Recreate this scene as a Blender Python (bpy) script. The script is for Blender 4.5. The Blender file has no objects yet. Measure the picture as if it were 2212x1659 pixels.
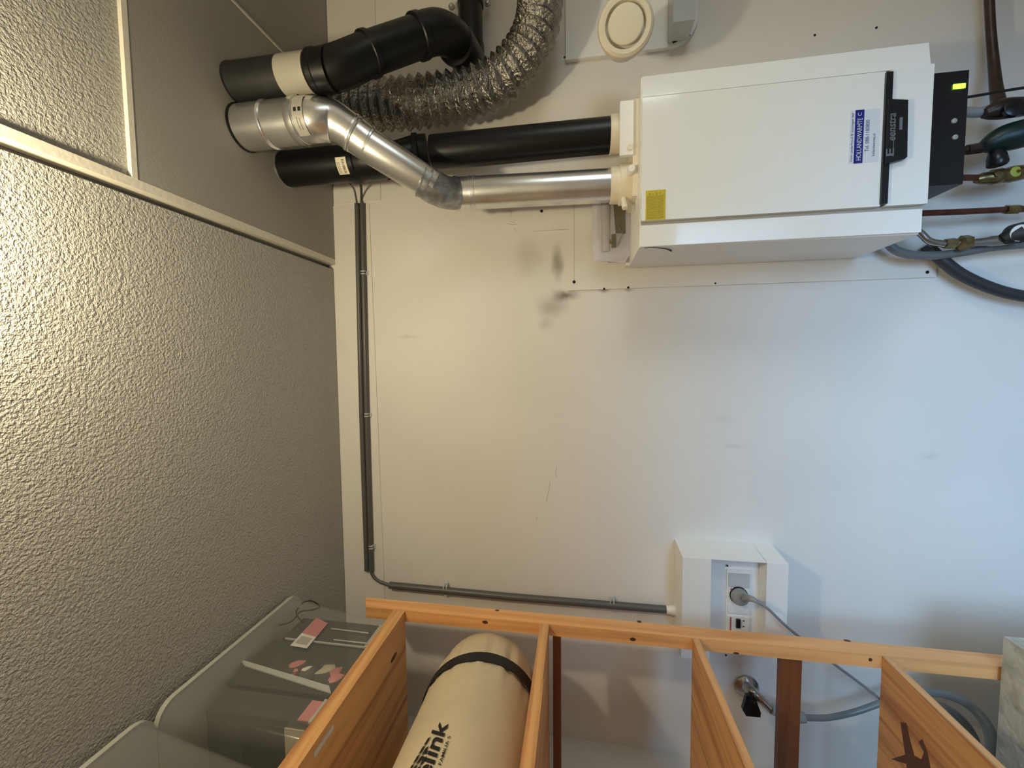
import bpy, bmesh, math, random
from mathutils import Vector, Matrix
random.seed(7)
PI = math.pi
SC = bpy.context.scene
COL = SC.collection

# ------------------------------------------------------------------ camera, light, exposure
CH = 1.6                    # camera height above the floor
CD = 1.5                    # camera distance from the back wall (wall face is y = 0)
F = 880.0                   # focal length in pixels of the 2212 x 1659 frame
M = Matrix(((-9.89098568e-03, 9.98070524e-01, 6.12976092e-02),
            (1.59779276e-01, 6.20904666e-02, -9.85198131e-01),
            (-9.87103212e-01, 4.95070450e-05, -1.60085122e-01)))
cam = bpy.data.cameras.new('camera')
cam.sensor_width = 36.0
cam.lens = 36.0 * F / 2212.0
cam.clip_start = 0.02
cam_o = bpy.data.objects.new('camera', cam)
COL.objects.link(cam_o)
cam_o.matrix_world = Matrix.Translation((0, -CD, CH)) @ M.to_4x4()
SC.camera = cam_o

world = bpy.data.worlds.new('world')
SC.world = world
world.use_nodes = True
world.node_tree.nodes['Background'].inputs[0].default_value = (0.55, 0.72, 1.0, 1)
world.node_tree.nodes['Background'].inputs[1].default_value = 0.02

def lamp(name, kind, loc, energy, color, size=0.1, target=None, size_y=None):
    l = bpy.data.lights.new(name, kind)
    l.energy = energy
    l.color = color
    if kind == 'AREA':
        l.size = size
        if size_y:
            l.shape = 'RECTANGLE'
            l.size_y = size_y
    else:
        l.shadow_soft_size = size
    o = bpy.data.objects.new(name, l)
    COL.objects.link(o)
    o.location = loc
    if target is not None:
        o.rotation_euler = (Vector(target) - Vector(loc)).to_track_quat('-Z', 'Y').to_euler()
    return o
lamp('warm_ceiling_lamp', 'POINT', (0.21, -1.20, 2.44), 24.0, (1.0, 0.86, 0.575), 0.035)
dl = lamp('daylight_doorway', 'AREA', (0.18, -2.10, 0.62), 7.6, (0.36, 0.64, 1.0), 1.4, (-0.50, 0, 0.22), 0.75)
dl.data.spread = math.radians(74)
wl = lamp('daylight_window', 'AREA', (1.70, -1.50, 1.32), 2.8, (0.90, 1.0, 1.0), 0.6, (-0.3, 0, 0.9), 0.6)
wl.data.spread = math.radians(100)

SC.view_settings.view_transform = 'Standard'
SC.view_settings.look = 'None'
SC.view_settings.gamma = 1.0
SC.view_settings.exposure = 0.0
SC.view_settings.use_curve_mapping = False

# ------------------------------------------------------------------ measuring helpers (photo frame 2212 x 1659)
CAM = Vector((0, -CD, CH))
def ray(px, py):
    return M @ Vector((px - 1106.0, 829.5 - py, -F))
def at(px, py, d):                       # point at distance d in front of the camera (along the room's depth)
    r = ray(px, py)
    return CAM + r * (d / r.y)
def atz(px, py, z):                      # point at height z
    r = ray(px, py)
    return CAM + r * ((z - CH) / r.z)
def rad(p, wpx, fac=1.0):                # radius of something wpx wide in the frame at point p
    v = M.transposed() @ (p - CAM)
    return wpx * (-v.z) / F / 2.0 * fac

# ------------------------------------------------------------------ object helpers
WL = {}
def link(o, parent, loc):
    COL.objects.link(o)
    WL[o.name] = Vector(loc)
    if parent is not None:
        o.parent = parent
        o.location = Vector(loc) - WL[parent.name]
    else:
        o.location = loc
    return o
def empty(name, loc, label=None, cat=None, group=None):
    o = bpy.data.objects.new(name, None)
    o.empty_display_size = 0.05
    link(o, None, loc)
    tag(o, label, cat, group)
    return o
def tag(o, label=None, cat=None, group=None, kind=None):
    if label: o['label'] = label
    if cat: o['category'] = cat
    if group: o['group'] = group
    if kind: o['kind'] = kind
    return o
def obj(name, bm, mat, parent=None, smooth=False, origin=None, bevel=0.0, seg=2):
    if bevel > 0:
        es = [e for e in bm.edges if len(e.link_faces) == 2 and e.calc_face_angle(0) > 0.5]
        bmesh.ops.bevel(bm, geom=es, offset=bevel, segments=seg, affect='EDGES', profile=0.6)
    bmesh.ops.recalc_face_normals(bm, faces=bm.faces)
    if origin is None:
        lo = Vector((1e9,) * 3); hi = Vector((-1e9,) * 3)
        for v in bm.verts:
            for i in range(3):
                lo[i] = min(lo[i], v.co[i]); hi[i] = max(hi[i], v.co[i])
        origin = (lo + hi) / 2
    origin = Vector(origin)
    for v in bm.verts:
        v.co -= origin
    me = bpy.data.meshes.new(name)
    bm.to_mesh(me)
    bm.free()
    for m_ in (mat if isinstance(mat, (list, tuple)) else [mat]):
        me.materials.append(m_)
    if smooth:
        for p in me.polygons:
            p.use_smooth = True
    o = bpy.data.objects.new(name, me)
    link(o, parent, origin)
    if smooth:
        md = o.modifiers.new('ws', 'WEIGHTED_NORMAL') if False else None
    return o
def auto(o, ang=0.6):                    # sharp edges above the angle, smooth otherwise
    me = o.data
    for p in me.polygons: p.use_smooth = True
    me.set_sharp_from_angle(angle=ang)
    return o

def bm_box(bm, lo, hi):
    x0, y0, z0 = lo; x1, y1, z1 = hi
    vs = [bm.verts.new(c) for c in ((x0,y0,z0),(x1,y0,z0),(x1,y1,z0),(x0,y1,z0),(x0,y0,z1),(x1,y0,z1),(x1,y1,z1),(x0,y1,z1))]
    for f in ((0,3,2,1),(4,5,6,7),(0,1,5,4),(1,2,6,5),(2,3,7,6),(3,0,4,7)):
        bm.faces.new([vs[i] for i in f])
def box(name, lo, hi, mat, parent=None, bevel=0.0, seg=2):
    lo2 = [min(a, b) for a, b in zip(lo, hi)]; hi2 = [max(a, b) for a, b in zip(lo, hi)]
    bm = bmesh.new(); bm_box(bm, lo2, hi2)
    return obj(name, bm, mat, parent, bevel=bevel, seg=seg)
def bm_hex(bm, q0, q1):                  # solid between two quads
    a = [bm.verts.new(p) for p in q0]; b = [bm.verts.new(p) for p in q1]
    bm.faces.new(a); bm.faces.new(b[::-1])
    n = len(a)
    for i in range(n):
        j = (i + 1) % n
        bm.faces.new((a[i], b[i], b[j], a[j]))
def bm_prism(bm, poly, vec):             # polygon extruded by vec
    v = Vector(vec)
    bm_hex(bm, [Vector(p) for p in poly], [Vector(p) + v for p in poly])
def prism(name, poly, vec, mat, parent=None, bevel=0.0, seg=2):
    bm = bmesh.new(); bm_prism(bm, poly, vec)
    return obj(name, bm, mat, parent, bevel=bevel, seg=seg)

def smooth(pts, n=8):                    # Catmull-Rom through (x,y,z,r) tuples
    P = [tuple(p[0]) + (p[1],) for p in pts]
    P = [P[0]] + P + [P[-1]]
    out = []
    for i in range(1, len(P) - 2):
        for k in range(n):
            t = k / n
            out.append([0.5 * ((2*b) + (-a + c)*t + (2*a - 5*b + 4*c - d)*t*t + (-a + 3*b - 3*c + d)*t*t*t)
                        for a, b, c, d in zip(P[i-1], P[i], P[i+1], P[i+2])])
    out.append(list(P[-2]))
    return [(Vector(o[:3]), o[3]) for o in out]
def bm_tube(bm, pr, seg=24, cap=True, fn=None):
    n = len(pr)
    pts = [p for p, r in pr]
    T = []
    for i in range(n):
        a = pts[max(i-1, 0)]; b = pts[min(i+1, n-1)]
        t = b - a
        T.append(t.normalized() if t.length > 1e-9 else (T[-1] if T else Vector((0, 0, 1))))
    up = Vector((0, 0, 1)) if abs(T[0].z) < 0.9 else Vector((1, 0, 0))
    N = (up - T[0] * up.dot(T[0])).normalized()
    rings = []
    for i in range(n):
        N = (N - T[i] * N.dot(T[i])).normalized()
        B = T[i].cross(N)
        ring = []
        for k in range(seg):
            a = 2 * PI * k / seg
            r = pr[i][1]
            if fn: r *= fn(i, a)
            ring.append(bm.verts.new(pts[i] + (N * math.cos(a) + B * math.sin(a)) * r))
        rings.append(ring)
    for i in range(n - 1):
        for k in range(seg):
            j = (k + 1) % seg
            bm.faces.new((rings[i][k], rings[i][j], rings[i+1][j], rings[i+1][k]))
    if cap:
        bm.faces.new(rings[0][::-1]); bm.faces.new(rings[-1])
def tube(name, pr, mat, parent=None, seg=24, fn=None, ang=0.7, cap=True):
    bm = bmesh.new(); bm_tube(bm, pr, seg, cap, fn)
    return auto(obj(name, bm, mat, parent), ang)
def lathe(name, c, axis, prof, mat, parent=None, seg=32, ang=0.6):   # prof: (offset along axis, radius)
    ax = Vector(axis).normalized(); c = Vector(c)
    bm = bmesh.new()
    up = Vector((0, 0, 1)) if abs(ax.z) < 0.9 else Vector((1, 0, 0))
    N = (up - ax * up.dot(ax)).normalized(); B = ax.cross(N)
    rings = []
    for h, r in prof:
        rings.append([bm.verts.new(c + ax*h + (N*math.cos(2*PI*k/seg) + B*math.sin(2*PI*k/seg))*max(r, 1e-4)) for k in range(seg)])
    for i in range(len(rings) - 1):
        for k in range(seg):
            j = (k + 1) % seg
            bm.faces.new((rings[i][k], rings[i][j], rings[i+1][j], rings[i+1][k]))
    bm.faces.new(rings[0][::-1]); bm.faces.new(rings[-1])
    return auto(obj(name, bm, mat, parent), ang)

FONT = bpy.data.curves.new('t', 'FONT').font
def letters(name, body, origin, right, up, height, mat, parent, width=None, bold=0.0, shear=0.0, wrap=None, depth=0.0004):
    cu = bpy.data.curves.new(name, 'FONT')
    cu.body = body; cu.size = 1.0; cu.offset = bold; cu.shear = shear; cu.resolution_u = 3
    cu.fill_mode = 'FRONT'
    to = bpy.data.objects.new('tmp_text', cu)
    COL.objects.link(to)
    bpy.context.view_layer.update()
    me = bpy.data.meshes.new_from_object(to.evaluated_get(bpy.context.evaluated_depsgraph_get()))
    bpy.data.objects.remove(to, do_unlink=True)
    xs = [v.co.x for v in me.vertices]
    w = max(xs) - min(xs); x0 = min(xs)
    s = height / 0.70
    sx = (width / w) if width else s
    R = Vector(right).normalized(); U = Vector(up).normalized()
    bm = bmesh.new(); bm.from_mesh(me)
    bpy.data.meshes.remove(me)
    if wrap:
        bmesh.ops.triangulate(bm, faces=bm.faces)
    for v in bm.verts:
        a = (v.co.x - x0) * sx; b = v.co.y * s
        v.co = wrap(a, b) if wrap else Vector(origin) + R*a + U*b
    return obj(name, bm, mat, parent)

# ------------------------------------------------------------------ materials
def mat(name, color, rough=0.5, metal=0.0, noise=None, bump=None, mix=None, spec=None, coat=0.0, coords='Object'):
    """noise=(scale, amount) colour variation; bump=(scale, strength, detail); mix=(color2, scale, lo, hi)"""
    m = bpy.data.materials.new(name); m.use_nodes = True
    nt = m.node_tree; b = nt.nodes['Principled BSDF']
    b.inputs['Base Color'].default_value = (*color, 1)
    b.inputs['Roughness'].default_value = rough
    b.inputs['Metallic'].default_value = metal
    if spec is not None: b.inputs['Specular IOR Level'].default_value = spec
    if coat: b.inputs['Coat Weight'].default_value = coat
    tc = nt.nodes.new('ShaderNodeTexCoord')
    out = None
    if mix or noise:
        n = nt.nodes.new('ShaderNodeTexNoise'); n.inputs['Detail'].default_value = 5
        nt.links.new(tc.outputs[coords], n.inputs['Vector'])
        rp = nt.nodes.new('ShaderNodeValToRGB')
        nt.links.new(n.outputs['Fac'], rp.inputs['Fac'])
        if mix:
            n.inputs['Scale'].default_value = mix[1]
            rp.color_ramp.elements[0].position = mix[2]; rp.color_ramp.elements[1].position = mix[3]
            rp.color_ramp.elements[0].color = (*color, 1); rp.color_ramp.elements[1].color = (*mix[0], 1)
        else:
            n.inputs['Scale'].default_value = noise[0]
            k = noise[1]
            rp.color_ramp.elements[0].position = 0.3; rp.color_ramp.elements[1].position = 0.7
            rp.color_ramp.elements[0].color = (*[c*(1-k) for c in color], 1)
            rp.color_ramp.elements[1].color = (*[min(1, c*(1+k)) for c in color], 1)
        nt.links.new(rp.outputs['Color'], b.inputs['Base Color'])
    if bump:
        n2 = nt.nodes.new('ShaderNodeTexNoise'); n2.inputs['Scale'].default_value = bump[0]
        n2.inputs['Detail'].default_value = bump[2]
        nt.links.new(tc.outputs[coords], n2.inputs['Vector'])
        bp = nt.nodes.new('ShaderNodeBump'); bp.inputs['Strength'].default_value = bump[1]
        bp.inputs['Distance'].default_value = bump[3] if len(bump) > 3 else 0.002
        nt.links.new(n2.outputs['Fac'], bp.inputs['Height'])
        nt.links.new(bp.outputs['Normal'], b.inputs['Normal'])
    return m

def wood(name, base, dark, grain='Y', scale=1.0):
    m = bpy.data.materials.new(name); m.use_nodes = True
    nt = m.node_tree; b = nt.nodes['Principled BSDF']
    b.inputs['Roughness'].default_value = 0.42
    tc = nt.nodes.new('ShaderNodeTexCoord')
    mp = nt.nodes.new('ShaderNodeMapping')
    s = {'X': (1.2, 26, 26), 'Y': (26, 1.2, 26), 'Z': (26, 26, 1.2)}[grain]
    mp.inputs['Scale'].default_value = [a * scale for a in s]
    nt.links.new(tc.outputs['Object'], mp.inputs['Vector'])
    n = nt.nodes.new('ShaderNodeTexNoise'); n.inputs['Scale'].default_value = 1.0
    n.inputs['Detail'].default_value = 6; n.inputs['Distortion'].default_value = 0.9
    nt.links.new(mp.outputs['Vector'], n.inputs['Vector'])
    rp = nt.nodes.new('ShaderNodeValToRGB')
    e = rp.color_ramp.elements
    e[0].position = 0.28; e[0].color = (*dark, 1)
    e[1].position = 0.52; e[1].color = (*base, 1)
    x = e.new(0.80); x.color = (*[min(1, c * 1.18) for c in base], 1)
    nt.links.new(n.outputs['Fac'], rp.inputs['Fac'])
    nt.links.new(rp.outputs['Color'], b.inputs['Base Color'])
    bp = nt.nodes.new('ShaderNodeBump'); bp.inputs['Strength'].default_value = 0.15
    bp.inputs['Distance'].default_value = 0.001
    nt.links.new(n.outputs['Fac'], bp.inputs['Height']); nt.links.new(bp.outputs['Normal'], b.inputs['Normal'])
    return m

def stains(m, spots):
    nt = m.node_tree; b = nt.nodes['Principled BSDF']
    src = b.inputs['Base Color'].links[0].from_socket if b.inputs['Base Color'].links else None
    g = nt.nodes.new('ShaderNodeNewGeometry')
    n = nt.nodes.new('ShaderNodeTexNoise'); n.inputs['Scale'].default_value = 22
    nt.links.new(g.outputs['Position'], n.inputs['Vector'])
    dv = nt.nodes.new('ShaderNodeVectorMath'); dv.operation = 'MULTIPLY_ADD'
    dv.inputs[1].default_value = (.03, .0, .03)
    nt.links.new(n.outputs['Color'], dv.inputs[0]); nt.links.new(g.outputs['Position'], dv.inputs[2])
    tot = None
    for (c, sx_, sz_, k) in spots:
        mp = nt.nodes.new('ShaderNodeMapping'); mp.vector_type = 'TEXTURE'
        mp.inputs['Location'].default_value = (c.x + .015, c.y, c.z + .015)
        mp.inputs['Scale'].default_value = (sx_, 10, sz_)
        nt.links.new(dv.outputs[0], mp.inputs['Vector'])
        ln = nt.nodes.new('ShaderNodeVectorMath'); ln.operation = 'LENGTH'
        nt.links.new(mp.outputs[0], ln.inputs[0])
        mr = nt.nodes.new('ShaderNodeMapRange'); mr.interpolation_type = 'SMOOTHSTEP'
        mr.inputs['From Min'].default_value = 1.0; mr.inputs['From Max'].default_value = 0.0
        mr.inputs['To Min'].default_value = 0.0; mr.inputs['To Max'].default_value = k
        nt.links.new(ln.outputs['Value'], mr.inputs['Value'])
        if tot is None: tot = mr.outputs[0]
        else:
            a = nt.nodes.new('ShaderNodeMath'); a.operation = 'ADD'; a.use_clamp = True
            nt.links.new(tot, a.inputs[0]); nt.links.new(mr.outputs[0], a.inputs[1]); tot = a.outputs[0]
    mx = nt.nodes.new('ShaderNodeMix'); mx.data_type = 'RGBA'
    nt.links.new(tot, mx.inputs['Factor'])
    nt.links.new(src, mx.inputs['A']); mx.inputs['B'].default_value = (.13, .10, .065, 1)
    nt.links.new(mx.outputs['Result'], b.inputs['Base Color'])
def clear(name, color, alpha, rough=0.15):
    m = bpy.data.materials.new(name); m.use_nodes = True
    nt = m.node_tree
    out = nt.nodes['Material Output']; b = nt.nodes['Principled BSDF']
    b.inputs['Base Color'].default_value = (*color, 1); b.inputs['Roughness'].default_value = rough
    t = nt.nodes.new('ShaderNodeBsdfTransparent')
    mx = nt.nodes.new('ShaderNodeMixShader'); mx.inputs[0].default_value = alpha
    nt.links.new(t.outputs[0], mx.inputs[1]); nt.links.new(b.outputs[0], mx.inputs[2])
    nt.links.new(mx.outputs[0], out.inputs[0])
    return m
def emit(name, color, s):
    m = bpy.data.materials.new(name); m.use_nodes = True
    b = m.node_tree.nodes['Principled BSDF']
    b.inputs['Base Color'].default_value = (0, 0, 0, 1)
    b.inputs['Emission Color'].default_value = (*color, 1); b.inputs['Emission Strength'].default_value = s
    return m

M_wall = mat('wall_paint', (0.83, 0.79, 0.74), 0.55, mix=((0.76, 0.72, 0.67), 1.6, 0.45, 0.75), bump=(60, 0.05, 3, 0.002))
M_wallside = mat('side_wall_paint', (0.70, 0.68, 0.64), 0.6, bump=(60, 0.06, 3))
M_ceil = mat('textured_ceiling', (0.50, 0.485, 0.45), 0.42, bump=(190, 1.0, 3, 0.009))
M_panel = mat('smooth_ceiling_panel', (0.36, 0.345, 0.31), 0.6, bump=(140, 0.15, 2, 0.002))
M_lath = mat('cream_lath', (0.80, 0.76, 0.66), 0.45, bump=(90, 0.25, 3, 0.003))
M_floor = mat('grey_floor', (0.30, 0.29, 0.28), 0.6, noise=(8, 0.15))
M_board = mat('backing_board_paint', (0.84, 0.79, 0.72), 0.5, mix=((0.78, 0.73, 0.66), 6, 0.4, 0.8))
M_white = mat('white_enamel', (0.95, 0.955, 0.94), 0.13, coat=0.3)
M_whiteside = mat('white_enamel_side', (0.90, 0.90, 0.89), 0.35)
M_groove = mat('groove_beige', (0.50, 0.46, 0.40), 0.5)
M_cream = mat('cream_plastic', (0.84, 0.76, 0.60), 0.42)
M_whitep = mat('white_plastic', (0.88, 0.87, 0.84), 0.35)
M_greyp = mat('grey_plastic', (0.36, 0.37, 0.36), 0.4)
M_lgrey = mat('light_grey_plastic', (0.55, 0.56, 0.56), 0.35)
M_black = mat('black_plastic', (0.012, 0.012, 0.014), 0.30)
M_blackr = mat('black_rubber', (0.005, 0.005, 0.005), 0.38, spec=.35)
M_blackmat = mat('charcoal_pipe', (0.016, 0.016, 0.015), 0.55, noise=(30, 0.2))
M_pipegrey = mat('beige_grey_sleeve', (0.40, 0.37, 0.31), 0.5)
M_galv = mat('galvanised_steel', (0.74, 0.74, 0.73), 0.27, 0.92, noise=(9, 0.14), bump=(26, 0.12, 3, 0.002))
M_galvdark = mat('dull_zinc_tape', (0.34, 0.35, 0.36), 0.42, 0.8, noise=(40, 0.35), bump=(120, 0.4, 4, 0.002))
M_foil = mat('crinkled_foil', (0.34, 0.325, 0.30), 0.26, 0.95, noise=(40, 0.3), bump=(85, 1.0, 4, 0.010))
M_conduit = mat('dark_grey_conduit', (0.105, 0.103, 0.098), 0.4)
M_copper = mat('tarnished_copper', (0.16, 0.055, 0.035), 0.4, 0.6, noise=(30, 0.3))
M_brownpipe = mat('brown_pipe', (0.06, 0.035, 0.025), 0.4, 0.4, noise=(30, 0.3))
M_brass = mat('aged_brass', (0.24, 0.17, 0.07), 0.30, 0.8, noise=(50, 0.4))
M_chrome = mat('dull_chrome', (0.45, 0.44, 0.42), 0.22, 0.95)
M_steel = mat('bright_screw', (0.7, 0.7, 0.7), 0.3, 0.9)
M_green = mat('dark_green_valve', (0.006, 0.024, 0.021), 0.4)
M_yellowg = mat('yellow_green_tag', (0.42, 0.45, 0.06), 0.5)
M_hoseblk = mat('ribbed_dark_hose', (0.03, 0.032, 0.036), 0.45)
M_hosegrey = mat('grey_hose', (0.16, 0.17, 0.17), 0.35)
M_hoseblue = mat('clear_bluegrey_hose', (0.22, 0.25, 0.26), 0.25)
M_cord = mat('grey_cord', (0.30, 0.30, 0.30), 0.4)
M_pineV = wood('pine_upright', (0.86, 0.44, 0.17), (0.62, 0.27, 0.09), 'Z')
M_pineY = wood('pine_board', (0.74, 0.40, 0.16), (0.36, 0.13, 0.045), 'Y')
M_pineX_shaded = wood('pine_rail_shaded', (0.20, 0.066, 0.022), (0.11, 0.034, 0.012), 'X')  # pine darkened so the rails carry the boards' shade in their colour
M_knot = mat('knot', (0.10, 0.03, 0.015), 0.5)
M_stain = mat('dark_stain', (0.13, 0.05, 0.03), 0.5)
M_bag = mat('beige_canvas', (0.64, 0.53, 0.36), 0.8, noise=(5, 0.08), bump=(700, 0.25, 2, 0.001))
M_strap = mat('black_webbing', (0.008, 0.008, 0.009), 0.6)
M_ink = mat('black_ink', (0.01, 0.008, 0.008), 0.6)
M_tub = clear('clear_plastic', (0.50, 0.50, 0.46), 0.14, 0.12)
M_rim = clear('frosted_rim', (0.62, 0.62, 0.56), 0.65, 0.3)
M_case = clear('smoke_plastic', (0.065, 0.07, 0.062), 0.72, 0.06)
M_sleeve = clear('plastic_sleeve', (0.75, 0.73, 0.80), 0.40, 0.12)
M_paper = mat('paper', (0.72, 0.68, 0.66), 0.6)
M_greytube = mat('grey_roll', (0.42, 0.40, 0.39), 0.45)
M_yellow = mat('yellow_sticker', (0.66, 0.52, 0.04), 0.5)
M_yink = mat('olive_print', (0.40, 0.32, 0.02), 0.6)
M_navy = mat('navy_print', (0.015, 0.012, 0.22), 0.4)
M_stick = mat('white_sticker', (0.76, 0.80, 0.86), 0.4)
M_badge = mat('grey_print', (0.16, 0.18, 0.20), 0.4)
M_foam = mat('white_foam', (0.58, 0.57, 0.50), 0.8, mix=((0.30, 0.30, 0.24), 14, 0.52, 0.72), bump=(45, 0.8, 4, 0.006))
M_red = mat('red_plastic', (0.45, 0.10, 0.09), 0.5)
M_pink = mat('red_label', (0.55, 0.20, 0.20), 0.5)
M_tan = mat('tan_card', (0.42, 0.36, 0.26), 0.7)
M_dark = mat('dark_contents', (0.022, 0.023, 0.02), 0.6)
M_bluec = mat('blue_grey_contents', (0.10, 0.13, 0.15), 0.5)
M_led = emit('green_display', (0.35, 1.0, 0.05), 3.0)
M_smudge = clear('soot_smudge', (0.22, 0.18, 0.13), 0.30, 0.8)
M_hole = mat('hole_black', (0.005, 0.005, 0.005), 0.8)

stains(M_wall, [(at(1204, 568, CD), .085, .030, .62), (at(1140, 555, CD), .10, .07, .22), (at(1222, 638, CD), .030, .065, .85),
                (at(1192, 662, CD), .06, .08, .42), (at(1180, 700, CD), .035, .045, .25), (at(880, 728, CD), .012, .06, .15), (at(1585, 965, CD), .012, .05, .15),
                (at(1560, 905, CD), .03, .06, .08), (at(2010, 985, CD), .02, .04, .12), (at(1304, 627, CD), .014, .03, .6), (at(1357, 624, CD), .012, .026, .5)])
# ------------------------------------------------------------------ the room
ZC = CH + 0.951
XL, XR, YF = -1.461, 1.75, -2.15
box('floor', (XL - .1, YF - .1, -0.1), (XR + .1, 0.1, 0.0), M_floor)['kind'] = 'structure'
box('wall_back', (XL - .1, 0.0, 0.0), (XR + .1, 0.1, ZC + .02), M_wall)['kind'] = 'structure'
box('wall_left', (XL - .1, YF - .1, 0.0), (XL, 0.0, ZC), M_wallside)['kind'] = 'structure'
bm = bmesh.new()
for lo_, hi_ in (((XR, YF - .1, 0), (XR + .1, -1.82, ZC)), ((XR, -1.18, 0), (XR + .1, 0, ZC)), ((XR, -1.82, 0), (XR + .1, -1.18, 1.0)), ((XR, -1.82, 1.64), (XR + .1, -1.18, ZC))):
    bm_box(bm, lo_, hi_)
obj('wall_right', bm, M_wallside)['kind'] = 'structure'
bm = bmesh.new()
for lo_, hi_ in (((XR + .02, -1.82, 1.0), (XR + .06, -1.78, 1.64)), ((XR + .02, -1.22, 1.0), (XR + .06, -1.18, 1.64)), ((XR + .02, -1.78, 1.0), (XR + .06, -1.22, 1.04)), ((XR + .02, -1.78, 1.60), (XR + .06, -1.22, 1.64))):
    bm_box(bm, lo_, hi_)
obj('window_1', bm, M_whitep)['kind'] = 'structure'
bm = bmesh.new()                          # front wall behind the camera with a doorway for the daylight
bm_box(bm, (XL, YF - .1, 0), (-0.60, YF, ZC)); bm_box(bm, (0.96, YF - .1, 0), (XR, YF, ZC)); bm_box(bm, (-0.60, YF - .1, 1.05), (0.96, YF, ZC))
obj('wall_front', bm, M_wallside)['kind'] = 'structure'

XLATH0, XLATH1 = 0.376, 0.396
YPAN = -CD + 0.768                        # front edge of the lowered smooth panel
ce = box('ceiling', (XL - .1, YF - .1, ZC), (XLATH0 - 0.018, 0.1, ZC + 0.1), M_ceil); ce['kind'] = 'structure'
box('ceiling_field', (XLATH1, YF - .1, ZC), (XR + .1, YPAN, ZC + 0.1), M_ceil, ce)
box('gap_backing', (XLATH0 - 0.022, YF, ZC + 0.035), (XLATH1 + 0.004, 0, ZC + 0.1), M_panel, ce)
sx = atz(504, 0, ZC - 0.012).x
box('ceiling_panel', (XLATH1, YPAN, ZC - 0.009), (sx - 0.002, 0, ZC + 0.09), M_panel, ce, bevel=0.002)
box('ceiling_panel', (sx + 0.002, YPAN, ZC - 0.009), (XR, 0, ZC + 0.09), M_panel, ce, bevel=0.002)
box('joint_strip', (sx - 0.0035, YPAN + 0.01, ZC - 0.0105), (sx + 0.0035, -0.001, ZC - 0.008), M_lath, ce)
t1 = box('trim_1', (XLATH0, YF, ZC - 0.0095), (XLATH1, -0.001, ZC + 0.03), M_lath, bevel=0.004); t1['kind'] = 'structure'
t2 = box('trim_2', (XLATH1, YPAN - 0.012, ZC - 0.0100), (XR, YPAN - 0.0005, ZC + 0.02), M_lath, bevel=0.003); t2['kind'] = 'structure'
# thin board along the top of the back wall
zb = at(798, 440, CD).z; zb2 = at(835, 1300, CD).z; zb3 = at(811, 10, CD).z
x_a = at(800, 440, CD).x; x_b = XL
prism('trim_3', [(XL, -.004, zb2), (x_a, -.004, zb), (x_a, -.004, ZC - .001), (XL, -.004, ZC - .001)], (0, .0038, 0), M_wall, bevel=0.002)['kind'] = 'structure'
prism('trim_4', [(x_a + .01, -.004, zb3), (XR, -.004, zb3), (XR, -.004, ZC - .013), (x_a + .01, -.004, ZC - .013)], (0, .0038, 0), M_wall, bevel=0.002)['kind'] = 'structure'

# ------------------------------------------------------------------ painted backing board behind the boiler
bb = empty('backing_board', at(1300, 600, CD), 'thin cream-painted backing board fixed to the wall behind the boiler', 'board')
yb = -0.007
def wp(px, py, y=0.0):                   # point on plane y of the wall
    p = at(px, py, CD + y); return p
a0 = wp(1153, 455).z; a1 = wp(1228, 560).z; a2 = wp(2010, 590).z - 0.01
e0 = wp(1190, 498).x; e1 = wp(1400, 622).x
poly = [(e0, yb, a0), (0.92, yb, a0), (0.92, yb, a2), (e1, yb, a2), (e1, yb, a1), (e0, yb, a1)]
prism('board_panel', poly, (0, 0.0065, 0), M_board, bb, bevel=0.0015)
zs = wp(1240, 480).z
box('seam', (e1 + .02, yb - .0004, zs - .0008), (0.62, yb + .0005, zs + .0008), M_groove, bb)
for px, py, r in ((1170, 456, .0055), (1240, 609, .0055), (2003, 588, .005), (1305, 624, .004), (1357, 621, .004), (1545, 612, .003)):
    lathe('screw', wp(px, py, yb) + Vector((0, .001, 0)), (0, -1, 0), [(0, r), (.002, r), (.003, r * .6)], M_hole, bb, 12)
for px, py in ((1760, 76), (1893, 60)):
    o = lathe('wall_plug', wp(px, py) + Vector((0, .001, 0)), (0, -1, 0), [(0, .004), (.002, .0035)], M_hole, None, 10)
    tag(o, 'small dark plug hole in the wall right of the boiler, %s of the two' % ('upper' if px == 1760 else 'lower'), 'wall plug', 'plug holes right of the boiler')

M_pencil = mat('pencil_mark', (.20, .16, .11), .7)
wb_ = bpy.data.objects['wall_back']
for pts in (((1101, 455), (1106, 461), (1102, 468)), ((1096, 483), (1107, 485), (1116, 484)), ((1110, 492), (1116, 497), (1113, 500)), ((1102, 478), (1108, 481), (1112, 479)), ((1203, 1008), (1200, 1020), (1201, 1030)), ((1189, 1042), (1185, 1060), (1180, 1084)), ((1160, 1118), (1159, 1124))):
    tube('pencil_mark', [(at(a, b, CD) + Vector((0, 0, 0)), .0005) for a, b in pts], M_pencil, wb_, 6)
# ------------------------------------------------------------------ boiler
DF = 1.203
YFR = -CD + DF
X0, X1 = 0.312, 0.770
ZT = at(1385, 345, DF).z; ZB = at(2004, 300, DF).z
boiler = empty('boiler', ((X0 + X1) / 2, YFR / 2, ZB), 'white wall-hung central heating boiler with black handle bar and two flue pipes on top', 'boiler')
ZBW = at(1850, 560, CD - .01).z
bm = bmesh.new()
yb1 = -0.012; f1 = YFR + 0.014
bm_hex(bm, [(X0, yb1, ZT), (X1, yb1, ZT), (X1, yb1, ZBW), (X0, yb1, ZBW)],
       [(X0, f1, ZT), (X1, f1, ZT), (X1 + .004, f1, ZB), (X0 - .004, f1, ZB)])
obj('casing', bm, M_whiteside, boiler, bevel=0.004)
pl = at(1390, 478, DF).x; pr_ = at(1388, 213, DF).x
box('side_flange', (X0 - .001, f1 - .010, ZB + .001), (pl - .010, f1 + .004, ZT - .002), M_white, boiler, bevel=0.003)
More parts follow.
